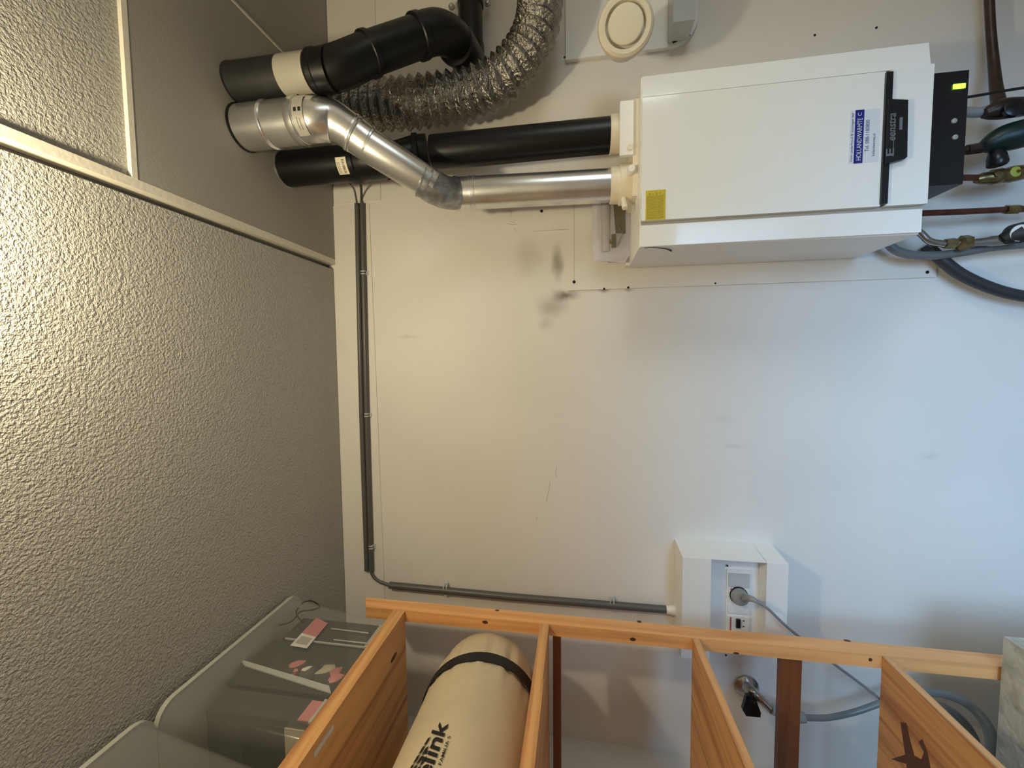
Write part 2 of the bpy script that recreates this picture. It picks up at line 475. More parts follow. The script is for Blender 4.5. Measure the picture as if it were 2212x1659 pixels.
bm = bmesh.new()
bm_hex(bm, [(pr_ + .004, f1 - .014, ZT - .002), (X1 + .001, f1 - .004, ZT - .002), (X1 + .003, f1 - .004, ZB + .001), (pr_ + .004, f1 - .014, ZB + .001)],
       [(pr_ + .004, f1 + .004, ZT - .002), (X1 + .001, f1 + .004, ZT - .002), (X1 + .003, f1 + .004, ZB + .001), (pr_ + .004, f1 + .004, ZB + .001)])
obj('side_flange', bm, M_white, boiler, bevel=0.003)
zh = at(1906, 300, DF).z
box('front_panel', (pl, YFR - .004, zh + .001), (pr_, f1 + .004, ZT - .001), M_white, boiler, bevel=0.006, seg=3)
box('lower_panel', (pl, YFR - .004, ZB - .004), (pr_ + .006, f1 + .004, zh - .012), M_white, boiler, bevel=0.006, seg=3)
box('groove', (pl - .0095, f1 - .003, ZB), (pl - .0005, f1 + .003, ZT - .003), M_groove, boiler)
box('handle_bar', (pl + .004, YFR - .010, zh - .012), (pr_ - .005, f1, zh + .003), M_black, boiler, bevel=0.003)
g = [at(1912, 222, DF), at(1951, 224, DF), at(1949, 345, DF), at(1945, 349, DF), at(1914, 360, DF)]
gp = [(p.x, YFR - .016, p.z) for p in g]; gp[0] = (gp[0][0], gp[0][1], zh); gp[-1] = (gp[-1][0], gp[-1][1], zh)
grip = prism('handle_grip', gp, (0, .02, 0), M_black, boiler, bevel=0.003)
def onf(px, py, off=0.0):
    p = at(px, py, DF - .004 - off); return p
o1 = at(1927, 324, DF - .017)
letters('badge_logo', 'E', o1 + Vector((-.014, 0, -.004)), (1, 0, 0), (0, 0, 1), .017, M_badge, grip, width=.018, bold=0.02)
letters('badge_lettering', 'eenstra', at(1934, 303, DF - .0165), (1, 0, 0.02), (0, 0, 1), .018, M_badge, grip, width=.066, bold=0.01, shear=.2)
bo_ = at(1949, 280, DF - .0165)
box('badge_line', (bo_.x, YFR - .0166, bo_.z), (bo_.x + .030, YFR - .0160, bo_.z + .0065), M_badge, grip)
p = o1
box('badge_line', (p.x - .016, YFR - .0166, at(1921, 300, DF).z), (p.x + .085, YFR - .0160, at(1920, 300, DF).z), M_badge, grip)
# service sticker
s0 = onf(1835, 352); s1 = onf(1893, 242)
zt_, zb_ = at(1832, 300, DF).z, at(1896, 300, DF).z
xl, xr = at(1860, 353, DF).x, at(1860, 240, DF).x
st = box('service_sticker', (xl, YFR - .0047, zb_), (xr, YFR - .0038, zt_), M_stick, boiler)
zt2, zb2_ = at(1843, 300, DF).z, at(1862, 300, DF).z
box('blue_band', (xl - .001, YFR - .0052, zb2_), (xr + .001, YFR - .0046, zt2), M_navy, st)
yy = YFR - .0055
letters('sticker_lettering', 'Voor onderhoud & storingen bel', (xl + .003, yy + .0005, zt2 + .003), (1, 0, 0), (0, 0, 1), .006, M_navy, st, width=(xr - xl) * .93)
letters('sticker_lettering', 'HOLLANDWARMTE', (xl + .006, yy, zb2_ + .004), (1, 0, 0), (0, 0, 1), (zt2 - zb2_) * .55, M_stick, st, width=(xr - xl) * .80)
letters('sticker_lettering', 'C', (xr - .014, yy, zb2_ + .006), (1, 0, 0), (0, 0, 1), .009, M_stick, st)
letters('sticker_lettering', 'Tel. 088-1180800', (xl + .026, yy + .0005, zb2_ - .013), (1, 0, 0), (0, 0, 1), .009, M_navy, st, width=(xr - xl) * .60)
letters('sticker_lettering', 'hollandwarmte.nl', (xl + .014, yy + .0005, zb2_ - .027), (1, 0, 0), (0, 0, 1), .0065, M_navy, st, width=(xr - xl) * .42)
# yellow rating sticker
ya, yb_ = at(1394, 440, DF).z, at(1437, 440, DF).z
yl, yr = at(1415, 476, DF).x, at(1415, 412, DF).x
ys = box('rating_sticker', (yl, YFR - .0047, yb_), (yr, YFR - .0038, ya), M_yellow, boiler)
tag(ys, 'yellow rating sticker with olive print')
def print_bars(name, place, w, rows, pitch, hgt, m, par, seed=1):   # lines of illegible small print as short flat dashes
    g_ = random.Random(seed); bm_ = bmesh.new()
    for i in range(rows):
        x = 0.0
        while x < w * g_.uniform(.82, 1.0):
            l_ = g_.uniform(.03, .11) * w
            x2 = min(x + l_, w)
            bm_.faces.new([bm_.verts.new(place(a, b)) for a, b in ((x, -i * pitch), (x2, -i * pitch), (x2, -i * pitch + hgt), (x, -i * pitch + hgt))])
            x = x2 + w * .022
    return obj(name, bm_, m, par)
print_bars('small_print', lambda a, b: Vector((yl + .003 + a, YFR - .0051, ya - .006 + b)), (yr - yl) * .9, 12, (ya - yb_ - .008) / 12, .0024, M_yink, ys)
# mark on the left side
c = at(1437, 541, 1.24)
tube('cable_clip', smooth([((X0 - .001, at(1392, 533, 1.22).y, at(1392, 533, 1.21).z), .0008), ((X0 - .002, -CD + 1.235, at(1432, 540, 1.235).z), .0012), ((X0 - .002, -CD + 1.27, at(1450, 552, 1.27).z), .0022)], 5), M_black, boiler, 8)
# control box under the casing
kx0, kx1 = at(2045, 402, DF + .02).x, at(2045, 160, DF + .02).x
kz = at(2079, 300, DF + .02).z
ctl = box('control_box', (kx0, YFR + .012, kz), (kx1, -0.13, ZB - .0005), M_black, boiler, bevel=0.004)
box('display', (at(2070, 192, DF + .012).x, YFR + .0095, at(2084, 187, DF + .012).z), (at(2070, 182, DF + .012).x, YFR + .0115, at(2058, 187, DF + .012).z), M_led, ctl)
for px, py in ((2060, 262), (2062, 297)):
    lathe('button', at(px, py, DF + .012), (0, -1, 0), [(0, .006), (.003, .006), (.004, .004)], M_greyp, ctl, 14)
prism('side_wedge', [(kx0 - .002, YFR + .03, ZB - .003), (kx0 - .055, YFR + .06, ZB - .003), (kx0 - .055, -.14, ZB - .003), (kx0 - .002, -.14, ZB - .003)], (0, 0, -.018), M_black, boiler, bevel=.003)
# cream flue connectors
cz = ZT
fb = at(1322, 292, 1.335); fs = at(1325, 401, 1.335)
rb, rs = rad(fb, 80, .90), rad(fs, 76, .90)
box('flue_flange', (fs.x - .060, -CD + 1.27, cz - .001), (fb.x + .062, -CD + 1.42, cz + .014), M_cream, boiler, bevel=.004)
lathe('flue_collar', (fs.x, fs.y, cz + .012), (0, 0, 1), [(0, rs * 1.22), (.034, rs * 1.22), (.036, rs * 1.12), (.060, rs * 1.10), (.062, rs * 1.02)], M_cream, boiler, 40)
lathe('flue_collar', (fb.x, fb.y, cz + .012), (0, 0, 1), [(0, rb * 1.20), (.028, rb * 1.18), (.030, rb * 1.10), (.062, rb * 1.08), (.064, rb * 1.0)], M_cream, boiler, 40)
sp = at(1362, 318, 1.262)
box('sensor_plate', (fs.x + .055, -CD + 1.262, cz + .014), (fb.x + .055, -CD + 1.275, cz + .052), M_whitep, boiler, bevel=.003)
lathe('screw_cap', at(1361, 318, 1.262), (0, -1, 0), [(0, .0085), (.004, .0085), (.0045, .006), (.003, .002)], M_cream, boiler, 20)
lathe('test_port', at(1363, 368, 1.262), (0, -1, 0), [(-.02, .011), (.012, .011), (.015, .009)], M_whitep, boiler, 20)
tube('lug', [(at(1346, 428, 1.30), .007), (at(1350, 450, 1.29), .009)], M_cream, boiler, 8)

# ------------------------------------------------------------------ silver flue pipe
def P(px, py, d, w, f=.9):
    p = at(px, py, d); return (p, rad(p, w, f))
zpan = ZC - 0.009
flue = empty('flue_pipe', at(1000, 410, 1.3), 'galvanised steel flue pipe zigzagging from the ceiling down to the boiler', 'flue pipe')
top = atz(527, 277, zpan - .001)
dC = top.y + CD
rT = rad(top, 104, .86)
p0 = Vector((top.x, top.y, zpan)); z1 = atz(655, 262, 0).z
pe = at(652, 262, dC); pe = Vector((top.x, top.y, pe.z))
def bead(pr, idxs, k=1.06):
    return pr
tube('pipe_section', [(p0, rT), (Vector((top.x, top.y, pe.z + .0)), rT)], M_galv, flue, 40)
lathe('pipe_seal', (top.x, top.y, zpan), (0, 0, -1), [(-.003, rT * 1.05), (.004, rT * 1.05), (.006, rT * 1.01)], M_blackr, flue, 40)
zb1 = Vector((top.x, top.y, at(588, 270, dC).z))
lathe('bead', zb1, (0, 0, -1), [(-.006, rT), (-.003, rT * 1.045), (.0, rT * 1.01), (.003, rT * 1.045), (.006, rT)], M_galv, flue, 40)
lathe('bead', pe, (0, 0, -1), [(-.016, rT), (-.012, rT * 1.03), (.001, rT * 1.03), (.002, rT * 1.045), (.006, rT * 1.045), (.007, rT)], M_galv, flue, 40)
elb = smooth([(pe, rT * .985), (pe + Vector((0, 0, -.035)), rT * .97), P(716, 262, 1.09, 97, .87), P(748, 278, 1.10, 88, .86), P(776, 298, 1.11, 84, .86)], 7)
tube('elbow', elb, M_galv, flue, 40)
tube('pipe_section', [P(764, 289, 1.105, 86, .87), P(800, 316, 1.12, 84, .86), P(935, 402, 1.215, 75, .86)], M_galv, flue, 40)
def ringat(name, a, b, k0, prof, m=M_galv, par=flue):
    ax = (b[0] - a[0]).normalized()
    return lathe(name, a[0], ax, [(h, a[1] * k) for h, k in prof], m, par, 40)
A1 = P(764, 289, 1.105, 86, .87); B1 = P(935, 402, 1.215, 76, .86)
ringat('bead', A1, B1, 1, [(-.010, .97), (-.008, 1.05), (-.002, 1.06), (.0, 1.02), (.004, 1.05), (.010, 1.0)])
A2 = P(795, 310, 1.117, 84, .86)
ringat('bead', A2, B1, 1, [(-.004, .98), (-.002, 1.04), (.003, 1.04), (.005, .98)])
A3 = P(912, 390, 1.20, 77, .87)
ringat('bead', A3, B1, 1, [(-.005, .98), (-.003, 1.05), (.001, 1.05), (.003, 1.01), (.02, 1.02), (.022, .98)], M_galvdark)
E2 = smooth([P(916, 392, 1.203, 76, .90), P(945, 409, 1.23, 76, .90), P(968, 417, 1.275, 73, .9), P(990, 418, 1.31, 72, .9)], 6)
tube('elbow', E2, M_galvdark, flue, 40, fn=lambda i, a: 1.0 + 0.012 * math.sin(5 * a + i * 1.3))
sB = (Vector((fs.x, fs.y, cz + .045)), rs)
sT = P(984, 419, 1.312, 74, .9)
tube('pipe_section', [sT, (sT[0].lerp(sB[0], .5), rs), sB], M_galv, flue, 40)
ringat('bead', sT, sB, 1, [(-.004, .96), (-.002, 1.05), (.004, 1.06), (.006, 1.02), (.009, 1.02), (.011, 1.05), (.013, 1.0)])
S2 = (sT[0].lerp(sB[0], .115), rs)
ringat('bead', S2, sB, 1, [(-.010, .99), (-.008, 1.06), (-.004, 1.06), (-.002, 1.0), (.002, 1.0), (.004, 1.06), (.008, 1.06), (.010, .99)])
# label on the elbow socket
def curved_label(name, c, r, z0, z1, a0, a1, m, par, n=12):
    bm = bmesh.new()
    A = []; B_ = []
    for i in range(n + 1):
        a = a0 + (a1 - a0) * i / n
        d = Vector((math.cos(a), math.sin(a), 0))
        A.append(bm.verts.new(Vector((c.x, c.y, z0)) + d * r)); B_.append(bm.verts.new(Vector((c.x, c.y, z1)) + d * r))
    for i in range(n):
        bm.faces.new((A[i], A[i+1], B_[i+1], B_[i]))
    return obj(name, bm, m, par, smooth=True)
M_slabel = mat('silver_label', (0.52, 0.49, 0.44), 0.35, 0.3)
zl0, zl1 = pe.z - .012, pe.z - .043
fl = curved_label('pipe_label', top, rT * 1.008, zl0, zl1, math.radians(205), math.radians(315), M_slabel, flue)
def cylwrap(c, r, ang0, z0):             # text running around a vertical pipe
    return lambda a, b: Vector((c.x + r * math.cos(ang0 + a / r), c.y + r * math.sin(ang0 + a / r), z0 + b))
print_bars('small_print', cylwrap(top, rT * 1.013, math.radians(268 - 48), zl0 - .013), .030, 2, .008, .003, M_badge, fl, 4)
for k in range(2):
    curved_label('label_mark', top, rT * 1.013, zl0 - .006 - k * .013, zl0 - .014 - k * .013, math.radians(262), math.radians(272), M_ink, fl, 3)

# ------------------------------------------------------------------ black air pipe beside it, into the boiler
air = empty('air_intake_pipe', at(1100, 300, 1.33), 'long black plastic pipe running from the ceiling down to the boiler behind the silver flue', 'pipe')
tb = atz(618, 366, zpan)
rA = rad(tb, 82, .86)
zs1 = at(770, 350, tb.y + CD).z
tube('pipe_section', [(tb, rA), (Vector((tb.x, tb.y, zs1)), rA)], M_blackr, air, 36)
lathe('pipe_seal', tb, (0, 0, -1), [(-.002, rA * 1.05), (.003, rA * 1.05), (.004, rA * 1.0)], M_galvdark, air, 36)
lathe('socket', (tb.x, tb.y, zs1), (0, 0, -1), [(-.022, rA), (-.020, rA * 1.09), (.0, rA * 1.12), (.012, rA * 1.12), (.016, rA * 1.03), (.02, rA * 1.0)], M_blackr, air, 36)
aend = (Vector((fb.x, fb.y, cz + .05)), rb)
A4 = P(935, 330, 1.31, 78, .88)
tube('offset_bend', smooth([(Vector((tb.x, tb.y, zs1)), rA * 1.02), (Vector((tb.x, tb.y, at(815, 346, tb.y + CD).z)), rA * 1.02), P(860, 343, 1.27, 80, .88), P(900, 334, 1.30, 84, .88), P(925, 331, 1.31, 84, .88)], 6), M_blackr, air, 36)
ringat('socket', P(902, 333, 1.30, 80, .88), A4, 1, [(-.012, 1.0), (-.008, 1.14), (.006, 1.14), (.010, 1.02)], M_blackr, air)
ringat('socket', P(836, 345, 1.245, 80, .88), P(860, 343, 1.27, 80, .88), 1, [(-.010, 1.0), (-.008, 1.12), (.006, 1.12), (.010, 1.0)], M_blackr, air)
tube('pipe_section', [A4, aend], M_blackr, air, 36)
zc_ = at(757, 360, tb.y + CD).z
al = curved_label('barcode_label', tb, rA * 1.125, zc_ + .016, zc_ - .018, math.radians(215), math.radians(262), mat('cream_label', (0.74, 0.68, 0.52), .5), air)
rr = random.Random(3); a_ = 218.0
while a_ < 256:
    w_ = rr.choice((.7, 1.2, 1.8))
    curved_label('bar', tb, rA * 1.131, zc_ - .003, zc_ - .011, math.radians(a_), math.radians(a_ + w_), M_ink, al, 1)
    a_ += w_ + rr.choice((.8, 1.3, 2.0))
print_bars('small_print', cylwrap(tb, rA * 1.131, math.radians(219), zc_ + .010), .034, 2, .005, .002, M_badge, al, 5)

# ------------------------------------------------------------------ black ventilation pipe from the ceiling
vp = empty('ventilation_pipe', at(800, 110, 1.15), 'thick black pipe with beige-grey sleeve coming down beside the silver flue', 'pipe')
tv = atz(508, 180, zpan); rV = rad(tv, 92, .83)
dv = tv.y + CD
zv1 = at(660, 158, dv).z
V1 = Vector((tv.x, tv.y, zv1))
zslv = at(616, 160, dv).z
tube('pipe_section', [(tv, rV), (Vector((tv.x, tv.y, zslv)), rV)], M_blackmat, vp, 36)
tube('sleeve', [(Vector((tv.x, tv.y, zslv + .002)), rV * .99), (Vector((tv.x, tv.y, zslv - .001)), rV * 1.01), (Vector((tv.x, tv.y, zv1 - .02)), rV * 1.01)], M_pipegrey, vp, 36)
lathe('pipe_seal', tv, (0, 0, -1), [(-.002, rV * 1.04), (.003, rV * 1.04), (.005, rV)], M_black, vp, 36)
zso = at(682, 155, dv).z
lathe('socket', (tv.x, tv.y, zso), (0, 0, -1), [(-.004, rV * 1.04), (-.002, rV * 1.11), (.012, rV * 1.12), (.014, rV * 1.08), (.05, rV * 1.07)], M_blackr, vp, 36)
bend = smooth([(Vector((tv.x, tv.y, zso - .01)), rV * 1.06), P(735, 145, 1.06, 97, .88), P(780, 125, 1.08, 93, .88), P(800, 117, 1.09, 92, .88)], 6)
tube('elbow', bend, M_blackr, vp, 36)
Q1 = P(796, 118, 1.09, 92, .88); Q2 = P(915, 76, 1.19, 88, .88)
ringat('socket', Q1, Q2, 1, [(-.008, 1.02), (-.005, 1.10), (.008, 1.10), (.012, 1.0)], M_blackr, vp)
tube('pipe_section', [Q1, Q2], M_blackr, vp, 36)
Q3 = P(903, 80, 1.18, 90, .88)
ringat('socket', Q3, Q2, 1, [(-.008, 1.02), (-.005, 1.10), (.012, 1.10), (.016, 1.0)], M_blackr, vp)
tube('elbow', smooth([P(908, 78, 1.185, 92, .88), P(945, 70, 1.22, 92, .88), P(978, 84, 1.28, 88, .88), P(1000, 112, 1.35, 84, .88), P(1012, 132, 1.42, 84, .85)], 7), M_blackr, vp, 36)
ringat('socket', P(985, 95, 1.30, 84, .9), P(1000, 112, 1.35, 84, .88), 1, [(-.01, 1.0), (-.006, 1.10), (.008, 1.10), (.010, 1.0)], M_blackr, vp)
# wall-side horizontal black pipe with clamp
hp = empty('clamped_pipe', at(1015, 40, 1.42), 'black pipe held on the wall by a steel clamp at the top edge', 'pipe')
H1 = P(1018, 118, 1.43, 58, .9); H0 = (Vector((1.42, H1[0].y, H1[0].z + .004)), H1[1])
tube('pipe_section', [H0, H1], M_blackr, hp, 32)
lathe('end_cap', H1[0], (-1, 0, 0), [(-.03, H1[1] * 1.08), (.004, H1[1] * 1.08), (.010, H1[1] * .95)], M_blackr, hp, 32)
for px, py in ((975, 13), (1053, 5)):
    q = at(px, py, 1.46)
    cl = lathe('clamp_ear', q, (0, -1, 0), [(-.006, .011), (.0, .011)], M_galvdark, hp, 20)
    lathe('clamp_screw', q, (0, -1, 0), [(0, .006), (.004, .0055), (.0045, .003)], M_steel, cl, 14)
cx_ = at(1015, 8, 1.43).x
lathe('clamp_band', (cx_, H1[0].y, H1[0].z), (1, 0, 0), [(-.010, H1[1] * 1.03), (-.009, H1[1] * 1.07), (.009, H1[1] * 1.07), (.010, H1[1] * 1.03)], M_blackmat, hp, 32)

# ------------------------------------------------------------------ flexible foil duct
ctrl = [P(655, 222, 1.29, 80, .80), P(700, 221, 1.30, 100, .80), P(760, 224, 1.31, 108, .82), P(850, 226, 1.32, 112, .83), P(930, 218, 1.33, 112, .84), P(1010, 204, 1.34, 110, .85), P(1075, 176, 1.34, 108, .86),
        P(1125, 128, 1.34, 106, .86), P(1155, 72, 1.34, 106, .86), P(1166, 15, 1.34, 106, .86), P(1166, -45, 1.34, 106, .86)]
sm = smooth(ctrl, 24)
# resample evenly
L = [0]
for i in range(1, len(sm)): L.append(L[-1] + (sm[i][0] - sm[i-1][0]).length)
step = 0.0305 / 4
pr2 = []; s = 0; i = 0
while s < L[-1]:
    while L[i+1] < s: i += 1
    t = (s - L[i]) / max(L[i+1] - L[i], 1e-9)
    pr2.append((sm[i][0].lerp(sm[i+1][0], t), sm[i][1] * (1-t) + sm[i+1][1] * t)); s += step
rf = random.Random(5)
NS = 64
tab = [[rf.uniform(-1, 1) for _ in range(NS)] for _ in range(len(pr2))]
prof4 = [0.90, 1.0, 1.10, 1.0]
def ffn(i, a):
    k = int(round(a / (2 * PI) * NS)) % NS
    ph = i % 4
    amp = .014 if ph in (1, 3) else .006
    return prof4[ph] + tab[i][k] * amp
dk = bpy.data.objects  # keep
bm = bmesh.new(); bm_tube(bm, pr2, NS, True, ffn)
duct = obj('flexible_duct', bm, M_foil)
tag(duct, 'crinkled aluminium foil duct curving from the ceiling corner to the top edge', 'duct')

# ------------------------------------------------------------------ ventilation valve and white wall plate
vv = empty('ventilation_valve', at(1355, 50, 1.28), 'round cream ventilation valve with a disc centre above the boiler', 'valve')
n_ = Vector((-.30, -.95, .02)).normalized()
vc = at(1352, 52, 1.20); R0 = rad(vc, 128, .93)
lathe('valve_ring', vc - n_ * .012, n_, [(-.02, R0 * .80), (-.016, R0 * .97), (.0, R0), (.007, R0 * .97), (.012, R0 * .88), (.011, R0 * .74), (.004, R0 * .70), (-.012, R0 * .68), (-.014, R0 * .3)], M_cream, vv, 56)
lathe('valve_disc', vc - n_ * .010, n_, [(-.01, R0 * .50), (.004, R0 * .62), (.010, R0 * .63), (.0125, R0 * .60), (.0135, R0 * .50), (.014, R0 * .1)], M_cream, vv, 48)
tube('valve_neck', [(vc - n_ * .02, R0 * .84), (vc - n_ * .07, R0 * .84), (vc - n_ * .13 + Vector((.02, 0, 0)), R0 * .80)], M_whitep, vv, 40)
lathe('screw', at(1311, 22, 1.20), n_, [(-.004, .003), (.002, .003)], M_hole, vv, 10)
wpn = empty('wall_plate', at(1400, 60, CD), 'white rounded mounting plate behind the round ventilation valve', 'plate')
zl = at(1222, 120, CD - .01).z; zr = at(1506, 60, CD - .01).z; xb = at(1400, 110, CD - .01).x
rc = .085
poly = [(1.5, 0, zl), (xb, 0, zl)]
for k in range(0, 9):
    a = PI + PI / 2 * 0 + (PI / 2) * k / 8
    poly.append((xb + rc - rc * math.cos((PI/2) * k / 8) , 0, zr + rc - rc * math.sin((PI/2) * k / 8)))
poly.append((1.5, 0, zr))
prism('plate_panel', [(x, -.016, z) for x, y, z in poly], (0, .0155, 0), M_whitep, wpn, bevel=.003)
gx = at(1455, 88, CD - .05).x
box('duct_box', (gx + .02, -.10, at(1494, 60, CD - .06).z), (1.5, -.0165, at(1448, 60, CD - .06).z), M_lgrey, wpn, bevel=.004)
for (px, py, px2, py2) in ((1453, 92, 1463, 88), (1486, 48, 1486, 62), (1481, 73, 1491, 77)):
    a = at(px, py, CD - .0165); b = at(px2, py2, CD - .0165)
    tube('slot', [(a, .0032), (b, .0026)], M_hole, wpn, 8)
ds = at(1225, 123, CD)
o = box('wall_slot', (ds.x - .002, -.0015, ds.z - .012), (ds.x + .002, .001, ds.z + .012), M_hole)
tag(o, 'short dark slot in the wall between the foil duct and the round valve', 'slot')

# ------------------------------------------------------------------ document sleeve on top of the boiler, left
ds_ = empty('document_sleeve', at(1325, 540, 1.44), 'clear plastic sleeve of papers and a thermostat part leaning between wall and boiler', 'document sleeve')
def quad_solid(name, pts, th, m, par, bevel=0.0):
    return prism(name, pts, (0, th, 0), m, par, bevel)
def sp_(px, py, d): return at(px, py, d)
quad_solid('paper_sheet', [sp_(1285, 440, 1.455), sp_(1296, 566, 1.45), sp_(1370, 552, 1.45), sp_(1366, 440, 1.455)], .004, M_paper, ds_)
quad_solid('sleeve_film', [sp_(1278, 438, 1.43), sp_(1282, 562, 1.43), sp_(1350, 568, 1.425), sp_(1364, 545, 1.42), sp_(1360, 438, 1.43)], .0012, M_sleeve, ds_)
tube('rolled_tube', [(at(1308, 425, 1.44), .019), (at(1309, 545, 1.44), .019)], M_greytube, ds_, 20)
M_gask = mat('olive_gasket', (.13, .12, .08), .4)
quad_solid('spring_clip_plate', [sp_(1325, 440, 1.425), sp_(1330, 505, 1.425), sp_(1321, 506, 1.425), sp_(1321, 536, 1.425), sp_(1345, 533, 1.425), sp_(1352, 505, 1.425), sp_(1348, 440, 1.425)], .003, M_gask, ds_)
lathe('brass_eyelet', at(1320, 522, 1.424), (0, -1, 0), [(0, .006), (.002, .006), (.003, .003)], M_brass, ds_, 16)
tube('spring_wire', smooth([(at(1340, 478, 1.42), .0009), (at(1336, 490, 1.42), .0009), (at(1345, 503, 1.42), .0009), (at(1339, 515, 1.42), .0009), (at(1334, 530, 1.42), .0009)], 5), M_chrome, ds_, 6)
box('boiler_bracket', (X0 + .002, -.05, ZT - .02), (X0 + .012, -.012, ZT + .012), M_whitep, boiler)

# ------------------------------------------------------------------ pipes and valves under the boiler
def pipe_thing(name, label, cat, pts, m, seg=18, n=6, group=None):
    o = tube(name, smooth(pts, n), m, None, seg)
    return tag(o, label, cat, group)
def Q(px, py, d, r): return (at(px, py, d), r)
pipe_thing('copper_pipe', 'straight copper pipe hanging below the left part of the boiler', 'pipe', [Q(1985, 461, 1.40, .0085), Q(2090, 457, 1.42, .0085), Q(2170, 453, 1.43, .0085)], M_copper)
cp = empty('compression_joint', at(2195, 452, 1.43), 'brass compression joint at the end of the straight copper pipe', 'pipe fitting')
tube('joint_nut', [Q(2172, 453, 1.43, .013), Q(2200, 452, 1.43, .013)], M_brass, cp, 6, ang=.4)
tube('pipe_stub', [Q(2200, 452, 1.43, .009), Q(2260, 449, 1.43, .009)], M_copper, cp, 16)
bv = empty('brass_valve', at(2160, 380, 1.40), 'brass valve with yellow-green tag below the black control box', 'valve')
tube('inlet_pipe', [Q(2060, 384, 1.38, .0085), Q(2115, 384, 1.40, .0085)], M_copper, bv, 16)
tube('valve_body', [Q(2108, 388, 1.40, .010), Q(2120, 386, 1.40, .016), Q(2138, 384, 1.40, .017), Q(2142, 383, 1.40, .021), Q(2160, 380, 1.40, .021), Q(2163, 380, 1.40, .018), Q(2182, 377, 1.40, .022), Q(2212, 372, 1.40, .020), Q(2250, 366, 1.40, .014)], M_brass, bv, 16)
lathe('yellow_tag', at(2192, 372, 1.385), (0, -1, 0), [(-.01, .014), (.004, .014), (.006, .010)], M_yellowg, bv, 18)
lathe('lock_screw', at(2152, 377, 1.385), (0, -1, 0), [(-.01, .008), (.006, .008), (.007, .004)], M_brass, bv, 12)
gv = empty('green_valve', at(2170, 310, 1.38), 'dark green valve with black knob under the boiler', 'valve')
tube('inlet_pipe', [Q(2065, 326, 1.38, .0095), Q(2130, 318, 1.38, .0095)], M_brownpipe, gv, 16)
tube('inlet_nut', [Q(2088, 324, 1.38, .014), Q(2120, 319, 1.38, .015)], M_brownpipe, gv, 6, ang=.4)
tube('valve_body', smooth([Q(2118, 319, 1.38, .014), Q(2135, 312, 1.375, .024), Q(2165, 300, 1.37, .034), Q(2212, 288, 1.36, .036), Q(2262, 275, 1.36, .03)], 5), M_green, gv, 20)
tube('knob', [Q(2150, 325, 1.375, .014), Q(2153, 338, 1.37, .020), Q(2155, 354, 1.365, .022), Q(2155, 358, 1.365, .018)], M_black, gv, 16)
dv_ = empty('dark_valve', at(2170, 240, 1.38), 'dark brown valve with a round black wheel under the green display', 'valve')
tube('inlet_pipe', smooth([Q(2065, 240, 1.38, .013), Q(2110, 243, 1.38, .013), Q(2150, 236, 1.38, .014), Q(2230, 228, 1.38, .016)], 5), M_greyp, dv_, 16)
tube('valve_body', smooth([Q(2125, 246, 1.37, .012), Q(2145, 240, 1.37, .022), Q(2175, 234, 1.37, .026), Q(2250, 228, 1.37, .02)], 5), M_brownpipe, dv_, 18)
lathe('hand_wheel', at(2188, 235, 1.345), (.1, -1, .1), [(-.02, .012), (-.004, .012), (-.003, .023), (.008, .024), (.011, .018)], M_black, dv_, 22)
pipe_thing('brown_pipe', 'dark brown pipe running along the wall at the right of the boiler', 'pipe', [Q(2135, -45, 1.46, .011), Q(2140, 60, 1.46, .011), Q(2146, 130, 1.455, .012), Q(2152, 190, 1.43, .014), Q(2158, 228, 1.40, .016)], M_brownpipe, 16)
pipe_thing('black_cable', 'thin black cable leaving the boiler control box', 'cable', [Q(2070, 213, 1.30, .0035), Q(2120, 205, 1.30, .0035), Q(2170, 196, 1.30, .0035), Q(2250, 184, 1.30, .0035)], M_black, 8)
pipe_thing('grey_hose', 'smooth dark grey hose looping out below the left corner of the boiler', 'hose', [Q(1905, 500, 1.44, .0125), Q(1925, 533, 1.44, .0125), Q(1960, 549, 1.44, .0125), Q(2020, 552, 1.44, .0125), Q(2090, 543, 1.44, .0125), Q(2150, 533, 1.44, .0125), Q(2260, 524, 1.44, .0125)], M_hosegrey, 16)
pipe_thing('ribbed_hose', 'thick black ribbed hose sweeping down to the lower right corner', 'hose', [Q(2000, 530, 1.47, .016), Q(2035, 562, 1.46, .0165), Q(2075, 592, 1.46, .0165), Q(2130, 618, 1.46, .0165), Q(2190, 636, 1.46, .0165), Q(2270, 648, 1.46, .0165)], M_hoseblk, 20, 8)
fg = empty('filling_valve', at(2050, 524, 1.42), 'brass-nutted filling valve with round gauge beside the grey hose', 'valve')
tube('bent_pipe', smooth([Q(1970, 490, 1.41, .0095), Q(1990, 505, 1.41, .0095), Q(2008, 521, 1.41, .0095), Q(2040, 527, 1.41, .0095)], 6), M_chrome, fg, 18)
tube('brass_nut', [Q(2040, 527, 1.41, .014), Q(2062, 526, 1.41, .016)], M_brass, fg, 6, ang=.4)
tube('brass_nut', [Q(2070, 525, 1.41, .014), Q(2074, 525, 1.41, .0215), Q(2092, 524, 1.41, .0215), Q(2096, 524, 1.41, .014)], M_brass, fg, 6, ang=.4)
tube('valve_stem', [Q(2060, 526, 1.41, .010), Q(2100, 524, 1.41, .010), Q(2130, 522, 1.41, .012), Q(2140, 521, 1.41, .015), Q(2175, 518, 1.41, .014)], M_chrome, fg, 18)
tube('gauge_body', [Q(2165, 518, 1.40, .016), Q(2178, 512, 1.395, .022), Q(2200, 506, 1.39, .026)], M_blackmat, fg, 20)
gb = lathe('gauge_bezel', at(2202, 503, 1.385), (-.15, -1, .05), [(-.02, .026), (.004, .028), (.008, .028), (.009, .024)], M_blackmat, fg, 28)
lathe('gauge_dial', at(2204, 503, 1.375), (-.15, -1, .05), [(-.002, .0225), (.0, .0225)], M_whitep, fg, 28)

